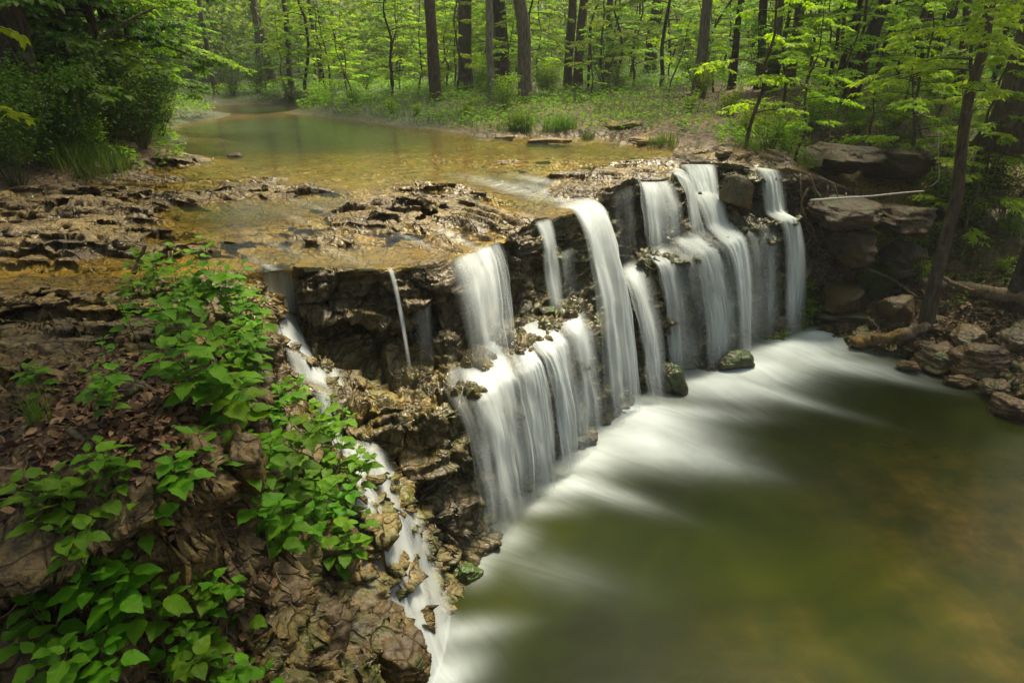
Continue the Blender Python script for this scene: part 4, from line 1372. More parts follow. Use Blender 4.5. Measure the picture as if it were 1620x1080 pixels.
def tree(label, base, rad, h, lean, barkm, seed, leafm='leaf', bow=(0, 0, 0), nl=7, crown=1.0, per=44, group='trees of the wood behind the falls', low=.45, wob=None):
    """A forest tree: flared tapered trunk, limbs (one part) and a leafy crown."""
    r = np.random.default_rng(seed)
    t = thing('tree', label, 'tree', base, 0, group)
    P = bent((0, 0, -.25), (lean[0] * h, lean[1] * h, h), 30, (.035 * h if wob is None else wob), seed, bow)
    P[:, :2] -= P[1, :2]
    f = np.linspace(0, 1, 30)
    R = rad * (1 - .72 * f) * (1 + .55 * np.exp(-f * h / .35))
    tr = MB()
    tr.tube(P, R, 14, .22, seed)
    lim = tr
    tips = [P[-1]]
    for k in range(nl):
        q = low + (1 - low) * (k + r.uniform(0, .8)) / nl
        b = np.array([np.interp(q, f, P[:, j]) for j in range(3)])
        az = k * 2.4 + r.uniform(-.5, .5)
        ln = h * r.uniform(.16, .30) * (1.3 - .6 * q)
        e = b + np.array([math.cos(az) * ln, math.sin(az) * ln, ln * r.uniform(.2, .8)])
        Q = bent(b, e, 9, .12 * ln, seed + k)
        lim.tube(Q, np.linspace(rad * .32, rad * .05, 9), 6, cap=False)
        tips += [Q[-1], Q[6]]
        for w in range(2):
            a2 = az + r.uniform(-1, 1)
            e2 = Q[5] + np.array([math.cos(a2), math.sin(a2), r.uniform(-.1, .5)]) * ln * .5
            lim.tube(bent(Q[5], e2, 6, .1 * ln, seed + k + w), np.linspace(rad * .12, rad * .02, 6), 5, cap=False)
            tips.append(e2)
    link('trunk', tr.mesh('tree_trunk', M[barkm]), t)
    link('crown', crown_mesh(seed, tips, .13, per, .75 * crown, M[leafm]), t)
    return t


BIG = [  # label, photo base, z guess, radius, height, lean, bark, ref phrase
    ('dark leaning trunk at the stream bend, farthest large tree upstream', (430, 134), .3, .27, 12, (-.10, .0), 'darkbark', 'the stream-bend trunk'),
    ('tall brown tree standing at the water edge of the middle bank', (690, 160), .2, .19, 12, (-.05, .0), 'bark', 'the brown tree at the water edge'),
    ('grey-brown forked tree set back behind the water edge', (738, 142), .4, .25, 13, (.01, 0), 'bark', 'the forked grey-brown tree'),
    ('slim pale-barked tree touching the thick black trunk', (778, 160), .2, .12, 10, (-.02, 0), 'palebark', 'the slim pale-barked tree'),
    ('thick black trunk just behind the grey leaning tree', (793, 140), .4, .31, 13, (-.01, 0), 'darkbark', 'the thick black trunk'),
    ('stout grey tree leaning left above the grass tufts', (831, 161), .2, .21, 12, (-.06, 0), 'greybark', 'the stout grey leaning tree'),
    ('left one of two brown trunks side by side behind the green post', (898, 142), .4, .16, 11, (.0, 0), 'bark', 'the twin brown trunks'),
    ('right one of two brown trunks side by side behind the green post', (914, 145), .4, .16, 11, (.015, 0), 'bark', 'the twin brown trunks'),
    ('thin straight dark tree deep in the wood right of the green post', (962, 122), .8, .15, 11, (-.02, 0), 'darkbark', 'the tree beside the green post'),
    ('dark crooked tree deep in the wood above the bare path', (1028, 116), 1.0, .26, 12, (.03, 0), 'darkbark', 'the crooked tree above the path'),
    ('straight grey-brown tree beside the bare path', (1103, 152), .35, .16, 11, (.0, 0), 'greybark', 'the straight path tree'),
    ('narrow dark tree right of the straight tree by the path', (1157, 140), .5, .11, 9, (.04, 0), 'darkbark', 'the narrow path tree'),
    ('slender tan trunk above the far falls', (1216, 142), .5, .11, 10, (.02, 0), 'greybark', 'the slender tan trunk'),
    ('dark broken trunk next to the slender tan trunk', (1200, 140), .5, .13, 9, (-.08, 0), 'darkbark', 'the dark broken trunk'),
    ('dark tree leaning right on the rocky slope', (1342, 165), .35, .17, 11, (.16, 0), 'darkbark', 'the dark tree leaning right'),
    ('thin dark stem close to the dark tree leaning right', (1318, 160), .4, .07, 8, (.10, 0), 'darkbark', 'the thin dark stem on the slope'),
]
REFS = []
for i, (lab, (px, py), z, rad, h, lean, bk, ref) in enumerate(BIG):
    x, y, zz = on_ground(px, py, z)
    if abs(zz - z) > 1 or y > 60:
        x, y = ground(px, py, z)
        zz = float(hz(x, y)[0])
    tree(lab, (x, y, zz), rad * .86, h, lean, bk, 100 + i, 'leafy' if i % 2 else 'leaf')
    if ref not in [r[0] for r in REFS]:
        REFS.append((ref, x, y))
# right bank trees
x, y = ground(1466, 508, -2.0)
crk_t = tree('crooked slim tree growing from the right shore by the log, bark lichen-grey', (x, y, -2.06), .088, 8.5, (-.085, .02), 'bark', 201, 'leafy', (.10, 0, 0), 6, .8, 200, low=.45, wob=.22)
cm, tb = MB(), MB()
rq = np.random.default_rng(8)
for kq in range(16):
    hq = 3.2 + 1.9 * kq / 15
    spray(cm, tb, np.array([-.085 * hq + .08, .02 * hq, hq]), rq.uniform(2.2, 5.2) if kq % 4 else rq.uniform(-.6, .8), rq.uniform(.7, 1.25), rq, .075, 1.3, .4, .15, .35, .010)
link('spray', cm.mesh('low_sprays', M['leafy'], False), crk_t)
link('branch', tb.mesh('low_twigs', M['bark']), crk_t)
REFS.append(('the crooked shore tree', x, y))
tree('massive rough trunk at the right edge of the photo', (*ground(1606, 190, .6), .4), .34, 13, (-.01, 0), 'bark', 202, 'leaf')
REFS.append(('the massive right-edge trunk', *ground(1606, 190, .6)))
tree('dark trunk cut by the right edge where the long log ends', (*ground(1612, 470, -1.65), -1.75), .15, 9, (.06, .02), 'darkbark', 203, 'leafd')
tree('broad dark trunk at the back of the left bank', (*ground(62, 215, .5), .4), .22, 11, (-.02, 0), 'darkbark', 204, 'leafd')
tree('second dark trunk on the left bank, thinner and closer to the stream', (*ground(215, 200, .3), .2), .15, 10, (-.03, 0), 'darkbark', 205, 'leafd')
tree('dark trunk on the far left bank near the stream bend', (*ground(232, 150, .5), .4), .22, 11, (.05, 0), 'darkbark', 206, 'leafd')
REFS += [('the broad left-bank trunk', *ground(62, 215, .5)), ('the thin left-bank trunk', *ground(215, 200, .3)), ('the bend-side trunk', *ground(232, 150, .5))]

# slim background trees, each its own trunk, from three built ones
used_labels = {}


def say(kind, x, y, forest=True):
    """A label for a repeat: what it is and where it stands next to a named tree."""
    best = min(REFS, key=lambda r: math.hypot(r[1] - x, (r[2] - y)))
    dx, dy = x - best[1], y - best[2]
    dist = math.hypot(dx, dy)
    where = ('just ' if dist < 1.5 else '' if dist < 4 else 'well ') + (('behind' if dy > 0 else 'in front of') if abs(dy) > abs(dx) else ('to the right of' if dx > 0 else 'to the left of'))
    lab = f'{kind} {where} {best[0]}'
    n = used_labels.get(lab, 0)
    used_labels[lab] = n + 1
    if n:
        words_ = ['', 'another', 'a third', 'a fourth', 'a fifth', 'a sixth', 'a seventh', 'an eighth', 'a ninth', 'a tenth']
        lab = f'{words_[min(n, 9)]} {lab}'
    return lab


def is_water(x, y):
    return float(HUPF(np.array([x]), np.array([y]))[0]) < .09


slim = []
for k in range(3):
    t = tree('slim', (0, 0, 0), .075 + .02 * k, 9 + k, (.02 * (k - 1), .01), ['darkbark', 'bark', 'greybark'][k], 300 + k, ['leaf', 'leafy', 'leaf'][k], per=28, group='slim trees deeper in the wood', nl=6, low=.3)
    slim.append(t)
cand = []
r = np.random.default_rng(77)
while len(cand) < 52:
    px = r.uniform(-150, 1760)
    d = r.uniform(14, 44)
    x = (px - 810) / FPX * d * 1.05
    y = d
    if is_water(x, y) or (y < 17 and -3 < x < 7) or (x < -3 and y < 13):
        continue
    if any(math.hypot(x - a, y - b) < .8 for a, b in cand):
        continue
    cand.append((x, y))
for i, (x, y) in enumerate(cand):
    src = slim[i % 3]
    lab = say(['slim dark tree', 'slim brown tree', 'slim grey tree'][i % 3], x, y)
    loc = (x, y, float(hz(x, y)[0]) - .05)
    if i < 3:
        src.location = loc
        src['label'] = lab
    else:
        copy_thing(src, loc, r.uniform(0, 6.28), r.uniform(.7, 1.15), lab, (r.normal(0, .05), r.normal(0, .05)))

# saplings with layered sprays
sap = [
    make_sapling('sapling', 's', 'sapling', sapling_parts(1, 3.2, 16, .075, M['bark'], M['leafy'], .06), (0, 0, 0), 'leafy saplings under the trees'),
    make_sapling('sapling', 's', 'sapling', sapling_parts(2, 4.2, 18, .08, M['darkbark'], M['leaf'], .08), (0, 0, 0), 'leafy saplings under the trees'),
    make_sapling('sapling', 's', 'sapling', sapling_parts(3, 2.4, 13, .07, M['bark'], M['leafy'], .1), (0, 0, 0), 'leafy saplings under the trees'),
    make_sapling('sapling', 's', 'sapling', sapling_parts(4, 5.0, 20, .085, M['darkbark'], M['leaf'], .05), (0, 0, 0), 'leafy saplings under the trees'),
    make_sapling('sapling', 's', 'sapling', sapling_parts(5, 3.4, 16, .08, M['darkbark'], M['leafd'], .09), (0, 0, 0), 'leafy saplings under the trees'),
]
sapname = ['bright yellow-green sapling', 'mid-green sapling', 'low bright sapling', 'tall leafy sapling', 'deep green sapling']
pos = []
while len(pos) < 250:
    px = r.uniform(-120, 1740)
    d = 11 + 30 * r.uniform(0, 1) ** 1.2
    x = (px - 810) / FPX * d * 1.05
    y = d
    if is_water(x, y) or (y < 18.5 and -3.5 < x < 6.5) or (x > 0 and y < 13.2):
        continue
    if x < -3 and y < 12.5 and x > -6.2:
        continue
    if any(math.hypot(x - a, y - b) < .55 for a, b, _ in pos):
        continue
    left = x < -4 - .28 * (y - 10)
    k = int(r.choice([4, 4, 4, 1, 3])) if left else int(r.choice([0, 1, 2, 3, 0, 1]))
    pos.append((x, y, k))
for px_, py_, z_, k_ in [(1180, 232, .2, 2), (1262, 235, .1, 0), (1300, 192, .35, 2), (1385, 215, .2, 2), (1450, 232, .1, 0), (1500, 255, -.2, 2), (1575, 250, -.1, 0), (1605, 300, -.5, 2), (1350, 172, .4, 0), (1420, 175, .5, 2),
                        (1240, 182, .4, 0), (1480, 190, .5, 2), (1540, 200, .5, 0), (1130, 160, .35, 2), (1290, 262, .0, 2), (1560, 330, -.9, 2), (1520, 400, -1.4, 2)]:
    x, y = ground(px_, py_, z_)
    pos.append((x, y, k_))
for px_, d_ in [(292, 34.5), (312, 37.5), (335, 38.5), (360, 37.5), (275, 37), (255, 36), (395, 40), (300, 45), (350, 46), (325, 48), (285, 47), (285, 36), (300, 39), (330, 37), (350, 40), (370, 36), (310, 42), (265, 33), (250, 30), (385, 38), (345, 44), (280, 41), (240, 27), (225, 24), (405, 36), (320, 35.5)]:
    pos.append(((px_ - 810) / FPX * d_ * 1.06, d_, 4 if px_ % 3 else 3))
THICK = len(pos)
for px_, py_, k_ in [(60, 238, 4), (120, 232, 4), (175, 228, 4), (230, 215, 4), (258, 196, 4), (150, 205, 1), (95, 215, 4), (245, 180, 4), (200, 190, 4), (30, 225, 4), (262, 165, 1), (215, 170, 4)]:
    x, y = ground(px_, py_, .2)
    pos.append((x, y, k_))
seen = set()
for i_, (x, y, k) in enumerate(pos):
    lab = say(sapname[k], x, y)
    loc = (x, y, float(hz(x, y)[0]))
    if k not in seen:
        seen.add(k)
        sap[k].location = loc
        sap[k]['label'] = lab
    else:
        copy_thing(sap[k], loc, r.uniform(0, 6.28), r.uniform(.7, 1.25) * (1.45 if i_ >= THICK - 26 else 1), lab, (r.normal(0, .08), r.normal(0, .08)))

# shrubs
shr = []
for k, (h, ns, lf, mt) in enumerate([(.9, 12, .07, 'leafy'), (.7, 14, .06, 'leaf'), (1.25, 18, .048, 'leafd'), (.55, 12, .06, 'leafy')]):
    st, fo = shrub_parts(50 + k, h, ns, lf, M[mt], .9, 1.5)
    t = thing('shrub', 's', 'shrub', (0, 0, 0), 0, 'shrubs of the undergrowth')
    link('stem', st, t)
    link('foliage', fo, t)
    shr.append(t)
shn = ['bright low shrub', 'mid-green bushy shrub', 'deep green shrub', 'small yellow-green shrub']
spots = []
# the ones whose place the photograph shows
for px, py, z, k, sc in [(1110, 170, .3, 0, .9), (1150, 190, .28, 3, 1), (1185, 215, .25, 0, .8), (1215, 230, .2, 1, .9), (1245, 240, .1, 0, .7), (1260, 285, -.05, 3, 1.0), (1280, 262, .0, 0, .9), (1235, 258, .05, 3, .8),
                         (1090, 185, .28, 3, .8), (1380, 300, -.4, 3, .9), (1375, 280, -.3, 0, .8), (1330, 230, .1, 1, .9), (1420, 235, .0, 2, .8), (1450, 280, -.4, 1, .8), (1520, 330, -.9, 1, 1.1), (1560, 300, -.6, 0, 1), (1600, 330, -.8, 2, 1.1),
                         (1480, 360, -1.2, 2, .8), (1310, 298, -.28, 3, 1.3), (1290, 285, -.2, 0, .9), (1350, 288, -.32, 3, 1.3), (1400, 292, -.35, 0, .9), (1395, 325, -.7, 3, .7), (1330, 360, -.9, 3, .5), (1300, 400, -1.3, 3, .4), (1460, 340, -.9, 0, .7), (1380, 400, -1.3, 3, .5), (1450, 420, -1.5, 0, .5), (1345, 350, -.8, 3, .45), (1385, 360, -.95, 1, .45), (1300, 350, -.7, 3, .4), (1440, 375, -1.1, 3, .5), (1360, 420, -1.5, 3, .35), (1410, 310, -.5, 3, .6), (1330, 395, -1.2, 3, .35), (1275, 300, -.2, 3, .7), (1500, 430, -1.6, 3, .4), (1580, 440, -1.6, 3, .5), (1540, 370, -1.3, 2, .9), (1400, 375, -1.0, 2, .5), (1590, 400, -1.4, 1, .7), (1290, 200, .3, 0, .9), (1360, 190, .4, 1, .9), (1420, 180, .5, 0, 1), (1500, 200, .4, 1, 1.1), (1560, 220, .3, 0, 1.1),
                         (230, 245, .12, 2, .9), (190, 250, .14, 2, 1), (150, 255, .15, 1, .9), (255, 215, .12, 2, .8), (110, 255, .2, 2, 1.1), (60, 262, .2, 2, 1), (20, 265, .3, 2, 1.2), (262, 190, .12, 1, .9), (268, 170, .15, 2, 1), (205, 225, .2, 2, 1.1), (120, 220, .4, 2, 1.2), (170, 200, .4, 2, 1.2),
                         (740, 185, .13, 3, .8), (800, 180, .16, 0, .9), (560, 172, .12, 1, .7), (620, 180, .12, 3, .7), (500, 162, .15, 1, .9), (660, 186, .12, 3, .6), (410, 148, .2, 2, .9), (460, 157, .15, 1, .8)]:
    x, y = ground(px, py, z)
    spots.append((x, y, k, sc))
while len(spots) < 150:
    px = r.uniform(-100, 1720)
    d = 12 + 26 * r.uniform(0, 1) ** 1.3
    x, y = (px - 810) / FPX * d * 1.05, d
    if is_water(x, y) or (y < 17 and -3 < x < 6.5):
        continue
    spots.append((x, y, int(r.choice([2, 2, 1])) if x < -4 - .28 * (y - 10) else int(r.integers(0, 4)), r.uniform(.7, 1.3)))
seen = set()
for (x, y, k, sc) in spots:
    lab = say(shn[k], x, y)
    loc = (x, y, float(hz(x, y)[0]))
    if k not in seen:
        seen.add(k)
        shr[k].location = loc
        shr[k].scale = (sc,) * 3
        shr[k]['label'] = lab
    else:
        copy_thing(shr[k], loc, r.uniform(0, 6.28), sc, lab)

# far wood that reads as one mass
mb = MB()
n = 300000
a = np.radians(r.uniform(-60, 60, n))
dist = 33 + 25 * r.uniform(0, 1, n) ** .8
fx, fy = dist * np.sin(a), dist * np.cos(a)
hgt = r.uniform(0, 1, n) ** 1.2 * (5 + (dist - 33) * .22)
cl = fbm(fx * .42, fy * .42, hgt * .6, oct=3)
ok = (cl > -.14) & ~((HUPF(fx, fy) < .1) & (hgt < 1.2) & (fy < 36))
fx, fy, hgt, cl = fx[ok], fy[ok], hgt[ok], cl[ok]
fz = hz(fx, fy) + hgt
n = len(fx)
aa = r.uniform(0, 2 * PI, n)
mb.leaves(np.stack([fx, fy, fz], 1), np.stack([np.cos(aa), np.sin(aa), r.normal(-.3, .5, n)], 1), np.stack([r.normal(0, .7, n), r.normal(-.4, .7, n), np.ones(n)], 1), r.uniform(.14, .32, n), r.uniform(.10, .22, n), np.clip(.4 + cl + r.normal(0, .2, n), 0, 1))
link('far_wood', mb.mesh('far_wood', M['leaf'], False), kind='stuff', label='distant green wood closing the view behind the trees', category='woodland')

# ground cover and grass on the forest floor
mb = MB()
n = 130000
px = r.uniform(-150, 1770, n)
d = 10 + 30 * r.uniform(0, 1, n) ** 1.5
x, y = (px - 810) / FPX * d * 1.05, d
hu = HUPF(x, y)
path = np.exp(-((x - 5.3) / 1.9) ** 2 - ((y - 17.0) / 2.4) ** 2)
ok = (hu > .045) & (r.uniform(0, 1, n) > path * 1.4) & (fbm(x * .6, y * .6, oct=3) > -.22) & ~((x > 0) & (y < 14.0) & (hu < .15))
x, y = x[ok], y[ok]
zg = hz(x, y)
n = len(x)
aa = r.uniform(0, 2 * PI, n)
mb.leaves(np.stack([x, y, zg + r.uniform(.01, .26, n) * (1 + .5 * fbm(x, y, oct=2))], 1), np.stack([np.cos(aa), np.sin(aa), r.normal(.1, .3, n)], 1), np.stack([r.normal(0, .5, n), r.normal(0, .5, n), np.ones(n)], 1), r.uniform(.05, .12, n), r.uniform(.03, .06, n), r.uniform(0, 1, n))
link('undergrowth', mb.mesh('undergrowth', M['ground_leaf'], False), kind='stuff', label='low green plants covering the forest floor', category='undergrowth')


def grass_blades(mb, x, y, z, h, lean, w, r):
    n = len(x)
    a = r.uniform(0, 2 * PI, n)
    d = np.stack([np.cos(a), np.sin(a)], 1)
    p0 = np.stack([x, y, z], 1)
    hh = h * r.uniform(.6, 1.2, n)
    l1 = lean * hh * r.uniform(.2, 1, n)
    m = p0 + np.concatenate([d * (l1 * .35)[:, None], (hh * .6)[:, None]], 1)
    t = p0 + np.concatenate([d * l1[:, None], (hh * r.uniform(.75, 1, n))[:, None]], 1)
    sd = np.stack([-d[:, 1], d[:, 0], np.zeros(n)], 1) * (w * .5)
    V = np.stack([p0 - sd, p0 + sd, m + sd * .8, m - sd * .8, t + sd * .12, t - sd * .12], 1).reshape(-1, 3)
    b = np.arange(n)[:, None] * 6
    F = np.concatenate([b + np.array([[0, 1, 2, 3]]), b + np.array([[3, 2, 4, 5]])])
    mb.add(V, F, tint=np.repeat(r.uniform(0, 1, n), 6))


mb = MB()
n = 26000
px = r.uniform(380, 1500, n)
d = 13 + 16 * r.uniform(0, 1, n) ** 1.3
x, y = (px - 810) / FPX * d * 1.05, d
hu = HUPF(x, y)
path = np.exp(-((x - 5.3) / 1.9) ** 2 - ((y - 17.0) / 2.4) ** 2)
ok = (hu > .05) & (r.uniform(0, 1, n) > path * 1.5) & (fbm(x * .5 + 9, y * .5, oct=3) > -.12) & ~((x > .5) & (y < 15.0))
x, y = x[ok], y[ok]
grass_blades(mb, x, y, hz(x, y), .22, .6, .012, r)
link('grass', mb.mesh('grass', M['grass'], False), kind='stuff', label='short spring grass between the trees on the middle bank', category='grass')

for lab, px, py, z, n, h, rd in [('taller bright grass tuft at the far shore under the grey leaning tree', 822, 205, .1, 420, .42, .26), ('wide grass tuft right of the taller tuft at the far shore', 885, 206, .1, 380, .34, .36),
                                 ('grass tuft on the rocks just above the far falls', 1050, 218, .15, 260, .26, .30), ('low grass tuft beside the far falls at the rim', 1185, 243, .12, 260, .26, .26),
                                 ('small grass tuft on the pale rock shelf', 930, 208, .12, 90, .2, .12), ('grass patch at the water edge below the left bank shrubs', 140, 262, .18, 420, .40, .55), ('dark grass blades at the left edge of the foreground', 15, 960, -.62, 30, .35, .06),
                                 ('thin grass under the left foreground seedling', 75, 700, -.02, 60, .22, .05)]:
    x0, y0 = ground(px, py, z)
    q = r.uniform(0, 1, n) ** .6 * rd
    a = r.uniform(0, 2 * PI, n)
    mb = MB()
    x, y = q * np.cos(a), q * np.sin(a) * .7
    zb = float(hz(x0, y0)[0])
    zr = hz(x0 + x, y0 + y) - zb - .01
    grass_blades(mb, x, y, np.clip(zr, -.2, .2), h, .7, .009 if rd > .1 else .004, r)
    link('grass_tuft', mb.mesh('grass_tuft', M['grass'], False), None, (x0, y0, zb), label=lab, category='grass tuft', group='grass tufts')

# ------------------------------------------------------------------ green post, pole, logs, sticks
x, y = ground(930, 148, .35)
mb = MB()
zb = float(hz(x, y)[0])
mb.tube([(0, 0, -.1), (0, 0, .9), (0, 0, 1.72), (0, 0, 1.74)], [.042, .042, .042, .034], 10)
t = thing('metal_post', 'thin dark green metal post standing in the wood behind the grass', 'post', (x, y, zb))
link('shaft', mb.mesh('post_shaft', M['post']), t)
mb = MB()
mb.tube([(0, 0, 1.735), (0, 0, 1.765), (0, 0, 1.775)], [.047, .047, .03], 10)
link('cap', mb.mesh('post_cap', M['post']), t)


def stick(name, label, cat, pts, rad, mat, sides=7, lump=.15, seed=1, branches=(), group=None):
    pts = np.array(pts, float)
    o = pts[0].copy()
    mb = MB()
    n = len(pts)
    q = np.linspace(0, n - 1, max(12, 6 * (n - 1)))
    P = np.stack([np.interp(q, np.arange(n), pts[:, j]) for j in range(3)], 1)
    for _ in range(3):
        P[1:-1] = (P[:-2] + 2 * P[1:-1] + P[2:]) / 4
    P += np.stack([fbm(q * 1.3 + seed, q * 0 + j * 3.1, oct=3) for j in range(3)], 1) * rad[0] * .9
    mb.tube(P - o, np.interp(q, [0, n - 1], rad), sides, lump, seed)
    for b in branches:
        b = np.array(b, float)
        mb.tube(bent(b[0] - o, b[1] - o, 8, .05, seed), np.linspace(rad[0] * .35, rad[1] * .3, 8), 5, cap=False)
    return link(name, mb.mesh(name, M[mat]), None, tuple(o), label=label, category=cat, group=group)


def gpt(px, py, z):
    return (*ground(px, py, z), z)


stick('pale_pole', 'long pale straight pole lying on the rock shelf above the dirt bank', 'pole', [gpt(1282, 317, -.36), gpt(1370, 311, -.36), gpt(1462, 302, -.38)], (.016, .010), 'pipe', 8, .1)
stick('log', 'short wet golden-brown log with a rounded end jutting into the pool', 'log', [gpt(1350, 545, -2.33), gpt(1372, 538, -2.26), gpt(1400, 537, -2.20), gpt(1428, 530, -2.12)], (.075, .085), 'goldwood', 12, .25, 3)
stick('log', 'knotted dark root stump behind the wet golden-brown log', 'log', [gpt(1425, 530, -2.12), gpt(1450, 522, -2.05), gpt(1470, 515, -2.0)], (.09, .06), 'deadwood', 12, .35, 4)
stick('log', 'long weathered grey log lying across the right bank behind the crooked tree', 'log', [gpt(1455, 447, -1.72), gpt(1500, 452, -1.70), gpt(1555, 462, -1.66), gpt(1625, 470, -1.6)], (.075, .12), 'deadwood', 12, .25, 5, [(gpt(1540, 460, -1.62), gpt(1488, 438, -1.5))])
stick('branch', 'bare forked branch lying left of the crooked tree on the dirt slope', 'branch', [gpt(1370, 425, -1.5), gpt(1410, 440, -1.7), gpt(1450, 470, -1.85)], (.03, .02), 'deadwood', 7, .2, 6, [(gpt(1400, 436, -1.66), gpt(1440, 428, -1.5))])
# arched vine and roots on the dirt bank
def arch(px, zs):
    return [gpt(a, b, z) for (a, b), z in zip(px, zs)]
xa, ya = ground(1222, 240, .1)
pa = []
for px_, py_ in [(1222, 240), (1236, 205), (1255, 178), (1280, 166), (1302, 176), (1314, 196), (1312, 218), (1295, 232)]:
    k = 12.3
    u, v = (px_ - 810) / FPX, (540 - py_) / FPX
    t_ = ya / (CP + v * SP)
    pa.append((u * t_, ya, CAM_H + t_ * (-SP + v * CP)))
stick('vine', 'thin brown vine arching in a hoop over the rim right of the far falls', 'vine', pa, (.012, .008), 'twig', 6, .1, 7)
k = 0
rootlabs = ['thick hanging root nearest the far right fall', 'crooked root hanging in the middle of the dirt bank', 'thin root on the right side of the dirt bank', 'long root curling down to the mossy flat rock', 'short dark root under the rock shelf', 'pale dry root slanting across the dirt bank', 'tangled root below the pale pole', 'fine root beside the dark angular rock']
for s_, t0, ln in [(20.9, .1, 1.2), (21.3, .0, 1.4), (21.8, .2, 1.1), (21.1, .5, 1.3), (22.1, .1, .8), (21.5, .3, 1.0), (22.3, .2, 1.0), (21.9, .6, .9)]:
    rr_ = np.random.default_rng(900 + k)
    pr = stations([s_])[0]
    nn = lip_normal(np.array([s_]))[0]
    pts = []
    for q in np.linspace(t0, t0 + ln * 2.6, 7):
        i_ = int(min(5, q))
        p = pr[i_] * (1 - (q - i_)) + pr[i_ + 1] * (q - i_)
        pts.append((p[0] + nn[0] * .14 + rr_.normal(0, .06) + (q - t0) * rr_.normal(.02, .04), p[1] + nn[1] * .14 + rr_.normal(0, .05), p[2] + rr_.normal(0, .03)))
    stick('root', rootlabs[k], 'root', pts, (.018 if k % 2 else .012, .005), 'deadwood' if k % 3 else 'twig', 6, .2, 20 + k, group='roots hanging from the dirt bank')
    k += 1
for lab, pts, rd, mt in [
    ('curved stick lying in the leaf litter on the left bank', [(95, 680), (115, 688), (140, 705), (146, 712)], (.016, .012), 'deadwood'),
    ('straight thin twig at the left edge of the leaf litter', [(2, 655), (22, 654), (45, 652)], (.006, .004), 'twig'),
    ('upright broken stub of wood behind the top of the bush', [(212, 432), (220, 412), (230, 388)], (.022, .016), 'deadwood')]:
    P3 = []
    for i, (a_, b_) in enumerate(pts):
        if 'stub' in lab:
            x0, y0 = ground(pts[0][0], pts[0][1], -.06)
            u, v = (a_ - 810) / FPX, (540 - b_) / FPX
            t_ = y0 / (CP + v * SP)
            P3.append((u * t_, y0, CAM_H + t_ * (-SP + v * CP)))
        else:
            x0, y0, z0 = on_ground(a_, b_, -.02)
            P3.append((x0, y0, z0 + .015))
    stick('stick', lab, 'stick', P3, rd, mt, 7, .2, len(lab))
# pale dead branch slanting through the left bank wood
x0, y0 = ground(95, 215, .3)
P3 = []
for a_, b_ in [(92, 132), (130, 90), (165, 55), (200, 36), (245, 12)]:
    u, v = (a_ - 810) / FPX, (540 - b_) / FPX
    t_ = (y0 - .5) / (CP + v * SP)
    P3.append((u * t_, y0 - .5, CAM_H + t_ * (-SP + v * CP)))
stick('dead_branch', 'pale dead branch slanting up through the left bank trees', 'branch', P3, (.035, .018), 'greybark', 7, .2, 9)
for i, (lab, pl) in enumerate([('bleached bare twig hanging left of the crooked shore tree', [(1486, 205), (1484, 250), (1487, 285), (1470, 296)]), ('bleached bare twig hanging right of the crooked shore tree', [(1522, 120), (1523, 165), (1527, 215)]),
                              ('pale bare branch crossing in front of the massive right trunk', [(1558, 110), (1590, 82), (1618, 58)])]):
    P3 = []
    yq = 9.9 + .3 * i
    for a_, b_ in pl:
        u, v = (a_ - 810) / FPX, (540 - b_) / FPX
        t_ = yq / (CP + v * SP)
        P3.append((u * t_, yq, CAM_H + t_ * (-SP + v * CP)))
    stick('bare_twig', lab, 'twig', P3, (.0055, .0035), 'twig' if i else 'paletwig', 5, .1, 30 + i)


# ------------------------------------------------------------------ dead leaves
def litter(spots_, n_each, label, rr0):
    mb = MB()
    for (x0, y0, sx, sy, n) in spots_:
        x = x0 + rr0.normal(0, sx, n)
        y = y0 + rr0.normal(0, sy, n)
        z = hz(x, y)
        a = rr0.uniform(0, 2 * PI, n)
        L = rr0.uniform(.022, .065, n)
        d = np.stack([np.cos(a), np.sin(a), rr0.normal(.1, .3, n)], 1)
        nn = np.stack([rr0.normal(0, .8, n), rr0.normal(0, .8, n), np.ones(n)], 1)
        d = unit(d)
        s_ = unit(np.cross(d, nn))
        upv = np.cross(s_, d)
        p = np.stack([x, y, z + rr0.uniform(.002, .03, n)], 1)
        c1, c2 = rr0.uniform(-.35, .45, n)[:, None], rr0.uniform(-.2, .5, n)[:, None]
        Lc, Wc = L[:, None], (L * rr0.uniform(.45, .8, n))[:, None]
        rows_ = []
        for f, w, cz_ in ((0, .12, 0), (.3, .95, .5), (.65, .8, 1), (1, .06, .3)):
            ctr = p + d * Lc * f + upv * Lc * c1 * cz_ * .5
            for sgn in (-1, 0, 1):
                rows_.append(ctr + s_ * Wc * w * .5 * sgn + upv * Wc * c2 * w * abs(sgn) * .6)
        V = np.stack(rows_, 1).reshape(-1, 3)
        b = np.arange(n)[:, None] * 12
        F = np.concatenate([b + np.array([[q * 3 + k, q * 3 + k + 1, q * 3 + k + 4, q * 3 + k + 3]]) for q in range(3) for k in range(2)])
        mb.add(V, F, tint=np.repeat(rr0.uniform(0, 1, n), 12))
    return mb.mesh('fallen_leaves', M['litter'], False)


